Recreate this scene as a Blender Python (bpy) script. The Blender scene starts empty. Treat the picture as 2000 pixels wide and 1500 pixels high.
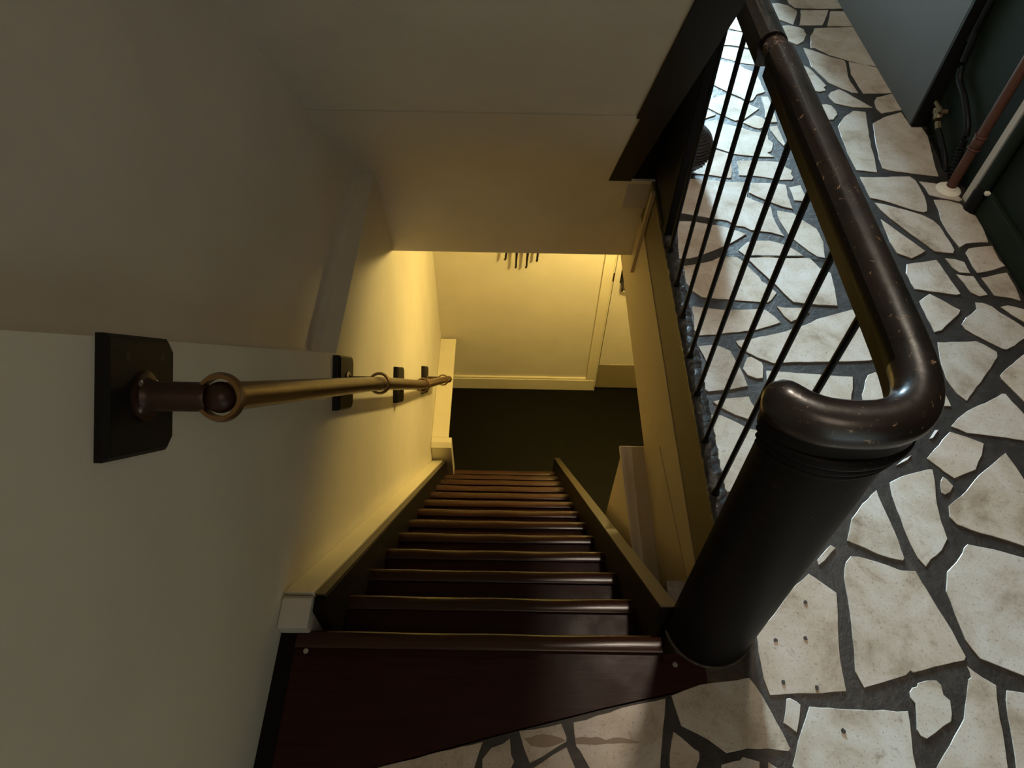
import bpy, bmesh, math, random
from mathutils import Vector, Matrix
C = bpy.context.scene
COL = C.collection
PI = math.pi

# ---------------------------------------------------------------- camera, light, exposure
cam_d = bpy.data.cameras.new('camera')
cam = bpy.data.objects.new('camera', cam_d); COL.objects.link(cam)
cam_d.sensor_width = 36.0
cam_d.lens = 1387.0 / 2000.0 * 36.0
cam_d.clip_start = 0.02
right = Vector((0.9998335, 0.01003733, 0.01523899))
down = Vector((0.01725604, -0.79162963, -0.61075753))
fwd = Vector((0.00593326, 0.6109188, -0.79167103))
mw = Matrix.Identity(4)
for i in range(3):
    mw[i][0], mw[i][1], mw[i][2] = right[i], -down[i], -fwd[i]
mw[2][3] = 1.7
cam.matrix_world = mw
C.camera = cam

w = bpy.data.worlds.new('world'); C.world = w
w.use_nodes = True
w.node_tree.nodes['Background'].inputs[0].default_value = (0.55, 0.62, 0.7, 1)
w.node_tree.nodes['Background'].inputs[1].default_value = 0.02
C.view_settings.view_transform = 'Standard'
C.view_settings.look = 'None'
C.view_settings.exposure = 0.0
C.view_settings.gamma = 1.0
C.view_settings.use_curve_mapping = False

def light(name, kind, loc, energy, color, size=0.1, sizey=None, target=None, spot=None, blend=0.3, spread=None):
    d = bpy.data.lights.new(name, kind); d.energy = energy; d.color = color
    if kind == 'AREA':
        d.size = size
        if sizey: d.shape = 'RECTANGLE'; d.size_y = sizey
        if spread: d.spread = spread
    else:
        d.shadow_soft_size = size
    if kind == 'SPOT':
        d.spot_size = spot; d.spot_blend = blend
    o = bpy.data.objects.new(name, d); COL.objects.link(o); o.location = loc
    if target is not None:
        o.rotation_euler = (Vector(target) - Vector(loc)).to_track_quat('-Z', 'Y').to_euler()
    return o

# lamp under the ceiling of the lower hall, daylight from the street end of the upper hall, ceiling light of the upper hall
light('lower_hall_lamp', 'POINT', (0.80, 2.92, -0.815), 66, (1.0, 0.73, 0.24), 0.05)
light('street_daylight', 'AREA', (0.80, 8.6, 1.7), 5000, (0.56, 0.83, 1.0), 0.45, 2.0, (0.80, 2.0, 0.6))
light('hall_ceiling_light', 'AREA', (0.72, 1.55, 2.86), 28, (1.0, 0.84, 0.67), 0.16, 0.16, (0.72, 1.55, 0.0))
light('landing_fill_light', 'AREA', (0.75, -0.8, 2.86), 7.6, (1.0, 0.79, 0.62), 0.9, 0.9, (0.75, -0.8, 0.0))  # soft warm fill added over the landing to lift the left wall

# ---------------------------------------------------------------- materials
def mat(name, col, rough=0.5, metal=0.0, coat=0.0, spec=None):
    m = bpy.data.materials.new(name); m.use_nodes = True
    b = m.node_tree.nodes['Principled BSDF']
    b.inputs['Base Color'].default_value = (*col, 1)
    b.inputs['Roughness'].default_value = rough
    b.inputs['Metallic'].default_value = metal
    b.inputs['Coat Weight'].default_value = coat
    if spec is not None: b.inputs['Specular IOR Level'].default_value = spec
    return m
class NT:
    def __init__(s, m): s.t = m.node_tree; s.b = s.t.nodes['Principled BSDF']
    def n(s, kind, **kw):
        x = s.t.nodes.new(kind)
        for k, v in kw.items():
            if hasattr(x, k) and k not in x.inputs: setattr(x, k, v)
            else: x.inputs[k].default_value = v
        return x
    def l(s, a, b): s.t.links.new(a, b)
    def noise(s, scale, detail=4, rough=0.6, dist=0.0, stretch=None):
        tc = s.n('ShaderNodeTexCoord')
        src = tc.outputs['Object']
        if stretch:
            mp = s.n('ShaderNodeMapping'); mp.inputs['Scale'].default_value = stretch
            s.l(src, mp.inputs['Vector']); src = mp.outputs['Vector']
        x = s.n('ShaderNodeTexNoise', Scale=scale, Detail=detail, Roughness=rough, Distortion=dist)
        s.l(src, x.inputs['Vector']); return x.outputs['Fac']
    def ramp(s, fac, stops, const=False):
        r = s.n('ShaderNodeValToRGB')
        if const: r.color_ramp.interpolation = 'CONSTANT'
        e = r.color_ramp.elements
        while len(e) < len(stops): e.new(0.5)
        for i, (p, c) in enumerate(stops):
            e[i].position = p; e[i].color = (*c, 1) if len(c) == 3 else c
        s.l(fac, r.inputs['Fac']); return r.outputs['Color']
    def mix(s, fac, a, b, mode='MIX'):
        x = s.n('ShaderNodeMix'); x.data_type = 'RGBA'; x.blend_type = mode
        for v, k in ((fac, 0), (a, 6), (b, 7)):
            if hasattr(v, 'links'): s.l(v, x.inputs[k])
            elif k == 0: x.inputs[0].default_value = v
            else: x.inputs[k].default_value = (*v, 1)
        return x.outputs[2]
    def bump(s, fac, strength=0.3, dist=0.01):
        b = s.n('ShaderNodeBump', Strength=strength, Distance=dist)
        s.l(fac, b.inputs['Height']); s.l(b.outputs['Normal'], s.b.inputs['Normal'])
    def color(s, c): s.l(c, s.b.inputs['Base Color'])
    def rough(s, c): s.l(c, s.b.inputs['Roughness'])

def plaster(name, col):
    m = mat(name, col, 0.62); t = NT(m)
    v = t.noise(3.0, 5, 0.6)
    t.color(t.ramp(v, [(0.3, tuple(c * 0.93 for c in col)), (0.7, tuple(min(1, c * 1.04) for c in col))]))
    t.bump(t.noise(45, 4, 0.6), 0.06, 0.004)
    return m
M = {}
M['cream'] = plaster('cream_paint', (0.70, 0.64, 0.54))
M['cream_low'] = plaster('cream_paint_lower_hall', (0.72, 0.67, 0.54))
M['white'] = plaster('white_paint', (0.56, 0.52, 0.45))
M['trim'] = plaster('cream_gloss_trim', (0.74, 0.68, 0.50))
M['trim'].node_tree.nodes['Principled BSDF'].inputs['Roughness'].default_value = 0.35
M['tan'] = plaster('tan_board', (0.46, 0.38, 0.25))
M['tanlight'] = plaster('pale_tan_board', (0.60, 0.50, 0.36))
M['olive'] = plaster('dark_olive_fascia', (0.125, 0.098, 0.034))
M['green'] = plaster('dark_green_paint', (0.010, 0.015, 0.009))
M['green'].node_tree.nodes['Principled BSDF'].inputs['Specular IOR Level'].default_value = 0.15
M['grey'] = plaster('grey_wall_panel', (0.098, 0.099, 0.098))
M['taupe'] = plaster('taupe_kick_plate', (0.27, 0.22, 0.12))

m = mat('black_gloss_paint', (0.007, 0.006, 0.0055), 0.5, 0, 0.0, 0.12); t = NT(m)
v = t.noise(90, 6, 0.7, 0.5)
t.color(t.ramp(v, [(0.0, (0.007, 0.006, 0.0055)), (0.655, (0.007, 0.006, 0.0055)), (0.675, (0.10, 0.06, 0.035)), (1, (0.25, 0.18, 0.11))]))
t.bump(t.noise(14, 4, 0.5), 0.10, 0.01)
M['black'] = m
m = mat('black_satin_paint', (0.006, 0.0055, 0.005), 0.5, 0, 0, 0.2); t = NT(m)
t.bump(t.noise(20, 4, 0.5), 0.08, 0.01)
M['blacksatin'] = m
m = mat('worn_dark_rail', (0.03, 0.016, 0.012), 0.26, 0, 0.0, 0.5); t = NT(m)
v = t.noise(5, 5, 0.6, 0.3); chip = t.noise(70, 8, 0.75, 0.6)
base = t.ramp(v, [(0.35, (0.007, 0.006, 0.0055)), (0.55, (0.014, 0.009, 0.0075)), (0.75, (0.022, 0.0115, 0.0085))])
mask = t.ramp(chip, [(0.615, (0, 0, 0)), (0.64, (1, 1, 1))])
t.color(t.mix(mask, base, (0.30, 0.20, 0.12)))
t.rough(t.ramp(t.noise(22, 5, 0.6), [(0.3, (0.26, 0.26, 0.26)), (0.7, (0.40, 0.40, 0.40))]))
t.bump(t.noise(24, 6, 0.6), 0.12, 0.008)
t.b.inputs['Coat Weight'].default_value = 0.45; t.b.inputs['Coat Roughness'].default_value = 0.2
M['rail'] = m
m = mat('torn_old_coating', (0.06, 0.025, 0.01), 0.3); t = NT(m)
t.color(t.ramp(t.noise(120, 5, 0.7), [(0.42, (0.006, 0.005, 0.004)), (0.56, (0.045, 0.018, 0.007)), (0.68, (0.3, 0.27, 0.24))]))
t.bump(t.noise(110, 5, 0.7), 0.8, 0.01)
M['torn'] = m

m = mat('mahogany', (0.055, 0.018, 0.010), 0.42, 0, 0.0, 0.12); t = NT(m)
g = t.noise(6, 6, 0.65, 0.4, (1.2, 22, 22))
t.color(t.ramp(g, [(0.25, (0.020, 0.0065, 0.004)), (0.55, (0.032, 0.010, 0.0058)), (0.8, (0.045, 0.015, 0.008))]))
t.rough(t.ramp(t.noise(9, 4, 0.6), [(0.3, (0.28, 0.28, 0.28)), (0.7, (0.45, 0.45, 0.45))]))
t.bump(g, 0.05, 0.004)
M['wood'] = m
m = mat('mahogany_nosing', (0.085, 0.032, 0.016), 0.25, 0, 0.0, 0.35); t = NT(m)
g = t.noise(6, 6, 0.65, 0.4, (1.0, 30, 30))
t.color(t.ramp(g, [(0.25, (0.026, 0.009, 0.0045)), (0.55, (0.042, 0.015, 0.007)), (0.8, (0.060, 0.022, 0.010))]))
t.bump(t.noise(30, 3, 0.5, 0, (0.4, 4, 4)), 0.05, 0.004)
M['nosing'] = m
m = mat('black_brown_stringer', (0.006, 0.0042, 0.0032), 0.5, 0, 0, 0.15); t = NT(m)
t.bump(t.noise(8, 5, 0.6, 0, (20, 1, 1)), 0.06, 0.004)
M['string'] = m
m = mat('brown_stained_string_top', (0.055, 0.040, 0.022), 0.45)
M['stringtop'] = m

m = mat('marble_crazy_paving', (0.6, 0.55, 0.48), 0.38); t = NT(m)
geo = t.n('ShaderNodeNewGeometry')
tone = t.ramp(geo.outputs['Random Per Island'], [(0.0, (0.52, 0.47, 0.40)), (0.2, (0.60, 0.565, 0.51)), (0.4, (0.52, 0.45, 0.375)),
     (0.6, (0.57, 0.53, 0.48)), (0.8, (0.55, 0.47, 0.395)), (1.0, (0.50, 0.47, 0.425))])
mot = t.ramp(t.noise(7, 9, 0.66, 0.3), [(0.32, (0.55, 0.47, 0.38)), (0.48, (0.86, 0.81, 0.74)), (0.62, (1.0, 1.0, 1.0)), (0.8, (0.96, 0.90, 0.83))])
c1 = t.mix(1.0, tone, mot, 'MULTIPLY')
vein = t.ramp(t.noise(4, 8, 0.6, 0.9), [(0.490, (1, 1, 1)), (0.499, (0.62, 0.54, 0.46)), (0.502, (0.66, 0.58, 0.5)), (0.512, (1, 1, 1))])
vm = t.ramp(t.noise(2.2, 3, 0.5), [(0.5, (0, 0, 0)), (0.66, (0.6, 0.6, 0.6))])
c2 = t.mix(vm, c1, t.mix(1.0, c1, vein, 'MULTIPLY'))
pit = t.ramp(t.noise(150, 5, 0.65, 0.2), [(0.56, (1, 1, 1)), (0.72, (0.50, 0.43, 0.37))])
c3 = t.mix(1.0, c2, pit, 'MULTIPLY')
spots = t.ramp(t.noise(20, 7, 0.72, 0.3), [(0.60, (1, 1, 1)), (0.72, (0.62, 0.56, 0.50)), (0.80, (0.35, 0.30, 0.26))])
t.color(t.mix(1.0, c3, spots, 'MULTIPLY'))
t.rough(t.ramp(t.noise(12, 5, 0.6), [(0.3, (0.30, 0.30, 0.30)), (0.7, (0.46, 0.46, 0.46))]))
t.bump(t.noise(18, 6, 0.6), 0.08, 0.004)
M['stone'] = m
m = mat('white_stone_chip', (0.82, 0.80, 0.76), 0.4); M['chip'] = m
m = mat('dark_stained_hole', (0.03, 0.024, 0.02), 0.5); M['hole'] = m
m = mat('rust_brown_smear', (0.24, 0.17, 0.11), 0.5); M['smear'] = m
m = mat('dark_grey_cement', (0.055, 0.05, 0.048), 0.42); t = NT(m)
t.color(t.ramp(t.noise(20, 8, 0.7, 0.5), [(0.3, (0.014, 0.011, 0.009)), (0.55, (0.031, 0.025, 0.020)), (0.78, (0.065, 0.055, 0.047))]))
t.bump(t.noise(55, 7, 0.7, 0.4), 0.35, 0.006)
M['cement'] = m
m = mat('brown_soiled_cement', (0.08, 0.06, 0.042), 0.6); t = NT(m)
t.color(t.ramp(t.noise(30, 8, 0.7, 0.5), [(0.3, (0.035, 0.026, 0.018)), (0.55, (0.085, 0.062, 0.042)), (0.8, (0.14, 0.11, 0.08))]))
t.bump(t.noise(60, 7, 0.7, 0.4), 0.7, 0.01)
M['browncement'] = m
m = mat('black_painted_curb', (0.03, 0.028, 0.027), 0.3, 0, 0.1); t = NT(m)
t.color(t.ramp(t.noise(26, 8, 0.75, 0.6), [(0.35, (0.018, 0.017, 0.017)), (0.6, (0.05, 0.047, 0.045)), (0.74, (0.20, 0.19, 0.18))]))
t.bump(t.noise(40, 6, 0.65, 0.4), 0.5, 0.008)
M['curb'] = m
m = mat('dark_linoleum', (0.016, 0.013, 0.006), 0.55, 0, 0, 0.1); t = NT(m)
t.color(t.ramp(t.noise(14, 8, 0.75, 0.4), [(0.5, (0.0042, 0.0038, 0.0017)), (0.70, (0.006, 0.0055, 0.0027)), (0.80, (0.07, 0.065, 0.045))]))
M['lino'] = m
m = mat('brass_brown_tube', (0.19, 0.095, 0.035), 0.30, 0.55); t = NT(m)
t.color(t.ramp(t.noise(8, 6, 0.65, 0.2), [(0.3, (0.085, 0.040, 0.016)), (0.6, (0.15, 0.080, 0.030)), (0.8, (0.22, 0.125, 0.05))]))
t.bump(t.noise(60, 5, 0.6), 0.10, 0.004)
M['tube'] = m
M['ring'] = mat('antique_brass', (0.26, 0.15, 0.055), 0.30, 0.75)
M['stub'] = mat('dark_brown_tube', (0.040, 0.016, 0.007), 0.4, 0.3)
M['screw'] = mat('silver_screw', (0.62, 0.58, 0.52), 0.3, 0.9)
m = mat('black_backing_board', (0.007, 0.006, 0.004), 0.5, 0, 0, 0.25); t = NT(m)
t.bump(t.noise(24, 5, 0.6), 0.15, 0.006)
M['plate'] = m
M['iron'] = mat('black_iron', (0.010, 0.008, 0.008), 0.5)
M['wicker'] = mat('black_wicker', (0.035, 0.030, 0.030), 0.3, 0, 0.3)
M['pipe'] = mat('brown_painted_pipe', (0.085, 0.032, 0.018), 0.36, 0, 0, 0.3)
M['collar'] = mat('white_pipe_collar', (0.74, 0.68, 0.56), 0.35)
M['greystrip'] = mat('pale_grey_plastic', (0.55, 0.52, 0.46), 0.45)
M['brass'] = mat('dirty_brass', (0.16, 0.12, 0.065), 0.42, 0.5)
M['rubber'] = mat('black_rubber', (0.006, 0.006, 0.006), 0.45, 0, 0, 0.15)

# ---------------------------------------------------------------- mesh helpers
class MB:
    def __init__(s): s.bm = bmesh.new()
    def face(s, vs, mi=0):
        f = s.bm.faces.new(vs); f.material_index = mi; return f
    def box(s, x0, x1, y0, y1, z0, z1, mi=0):
        v = [s.bm.verts.new((x, y, z)) for z in (z0, z1) for y in (y0, y1) for x in (x0, x1)]
        for q in ((0, 2, 3, 1), (4, 5, 7, 6), (0, 1, 5, 4), (2, 6, 7, 3), (0, 4, 6, 2), (1, 3, 7, 5)):
            s.face([v[i] for i in q], mi)
        return s
    def hexa(s, p, mi=0):      # 8 corners, lower ring then upper ring
        v = [s.bm.verts.new(q) for q in p]
        for q in ((3, 2, 1, 0), (4, 5, 6, 7), (0, 1, 5, 4), (1, 2, 6, 5), (2, 3, 7, 6), (3, 0, 4, 7)):
            s.face([v[i] for i in q], mi)
        return s
    def prism(s, pts, f0, f1, mi=0):      # pts 2D, f0 / f1 map a 2D point to 3D
        a = [s.bm.verts.new(f0(p)) for p in pts]; b = [s.bm.verts.new(f1(p)) for p in pts]
        n = len(pts)
        s.face(a[::-1], mi); s.face(b, mi)
        for i in range(n):
            s.face([a[i], a[(i + 1) % n], b[(i + 1) % n], b[i]], mi)
        return s
    def px(s, pts, x0, x1, mi=0): return s.prism(pts, lambda p: (x0, p[0], p[1]), lambda p: (x1, p[0], p[1]), mi)
    def py(s, pts, y0, y1, mi=0): return s.prism(pts, lambda p: (p[0], y1, p[1]), lambda p: (p[0], y0, p[1]), mi)
    def pz(s, pts, z0, z1, mi=0): return s.prism(pts, lambda p: (p[0], p[1], z0), lambda p: (p[0], p[1], z1), mi)
    def rings(s, rs, closed=True, cap=True, mi=0):
        R = [[s.bm.verts.new(p) for p in r] for r in rs]
        n = len(R[0])
        for a, b in zip(R, R[1:]):
            for i in range(n if closed else n - 1):
                s.face([a[i], a[(i + 1) % n], b[(i + 1) % n], b[i]], mi)
        if cap:
            s.face(R[0][::-1], mi); s.face(R[-1], mi)
        return s
    def sweep(s, path, prof, up=None, scale=None, mi=0):
        P = [Vector(p) for p in path]; rs = []
        for i, p in enumerate(P):
            d = (P[min(i + 1, len(P) - 1)] - P[max(i - 1, 0)]).normalized()
            u = Vector(up) if up else (Vector((0, 0, 1)) if abs(d.z) < 0.95 else Vector((0, 1, 0)))
            sd = d.cross(u).normalized(); uu = sd.cross(d).normalized()
            k = scale[i] if scale else 1.0
            rs.append([p + sd * (a * k) + uu * (b * k) for a, b in prof])
        return s.rings(rs, mi=mi)
    def tube(s, path, r, n=16, mi=0, scale=None, up=None):
        return s.sweep(path, [(r * math.cos(2 * PI * k / n), r * math.sin(2 * PI * k / n)) for k in range(n)], up, scale, mi)
    def lathe(s, prof, c, axis=(0, 0, 1), n=32, mi=0):      # prof (radius, height)
        q = Vector((0, 0, 1)).rotation_difference(Vector(axis).normalized()); c = Vector(c)
        rs = [[c + q @ Vector((max(r, 1e-4) * math.cos(2 * PI * k / n), max(r, 1e-4) * math.sin(2 * PI * k / n), h)) for k in range(n)] for r, h in prof]
        return s.rings(rs, mi=mi)
    def torus(s, c, axis, R, r, h=None, n=36, k=12, mi=0):
        h = h or r
        q = Vector((0, 0, 1)).rotation_difference(Vector(axis).normalized()); c = Vector(c); rs = []
        for i in range(n):
            a = 2 * PI * i / n
            rs.append([s.bm.verts.new(c + q @ Vector(((R + r * math.cos(2 * PI * j / k)) * math.cos(a), (R + r * math.cos(2 * PI * j / k)) * math.sin(a), h * math.sin(2 * PI * j / k)))) for j in range(k)])
        for i in range(n):
            a, b = rs[i], rs[(i + 1) % n]
            for j in range(k): s.face([a[j], b[j], b[(j + 1) % k], a[(j + 1) % k]], mi)
        return s
    def build(s, name, mats, parent=None, smooth=None, bevel=None, kind=None):
        bm = s.bm
        bmesh.ops.recalc_face_normals(bm, faces=bm.faces)
        if smooth is not None:
            for f in bm.faces: f.smooth = True
            for e in bm.edges:
                if len(e.link_faces) == 2 and e.calc_face_angle() > math.radians(smooth): e.smooth = False
        off = Vector((0, 0, 0)); p = parent
        while p is not None: off += p.location; p = p.parent
        if off.length > 0: bmesh.ops.translate(bm, verts=bm.verts, vec=-off)
        me = bpy.data.meshes.new(name); bm.to_mesh(me); bm.free()
        for mm in (mats if isinstance(mats, (list, tuple)) else [mats]): me.materials.append(M[mm])
        o = bpy.data.objects.new(name, me); COL.objects.link(o)
        if parent is not None: o.parent = parent
        if bevel:
            b = o.modifiers.new('bevel', 'BEVEL'); b.width = bevel; b.segments = 2; b.limit_method = 'ANGLE'; b.angle_limit = math.radians(40)
        if kind: o['kind'] = kind
        return o
def thing(name, loc, label, cat, group=None):
    o = bpy.data.objects.new(name, None); COL.objects.link(o); o.location = loc; o.empty_display_size = 0.1
    return tag(o, label, cat, group)
def tag(o, label, cat, group=None):
    o['label'] = label; o['category'] = cat
    if group: o['group'] = group
    return o
def struct(mb, name, mats, **kw): return mb.build(name, mats, kind='structure', **kw)

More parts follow.
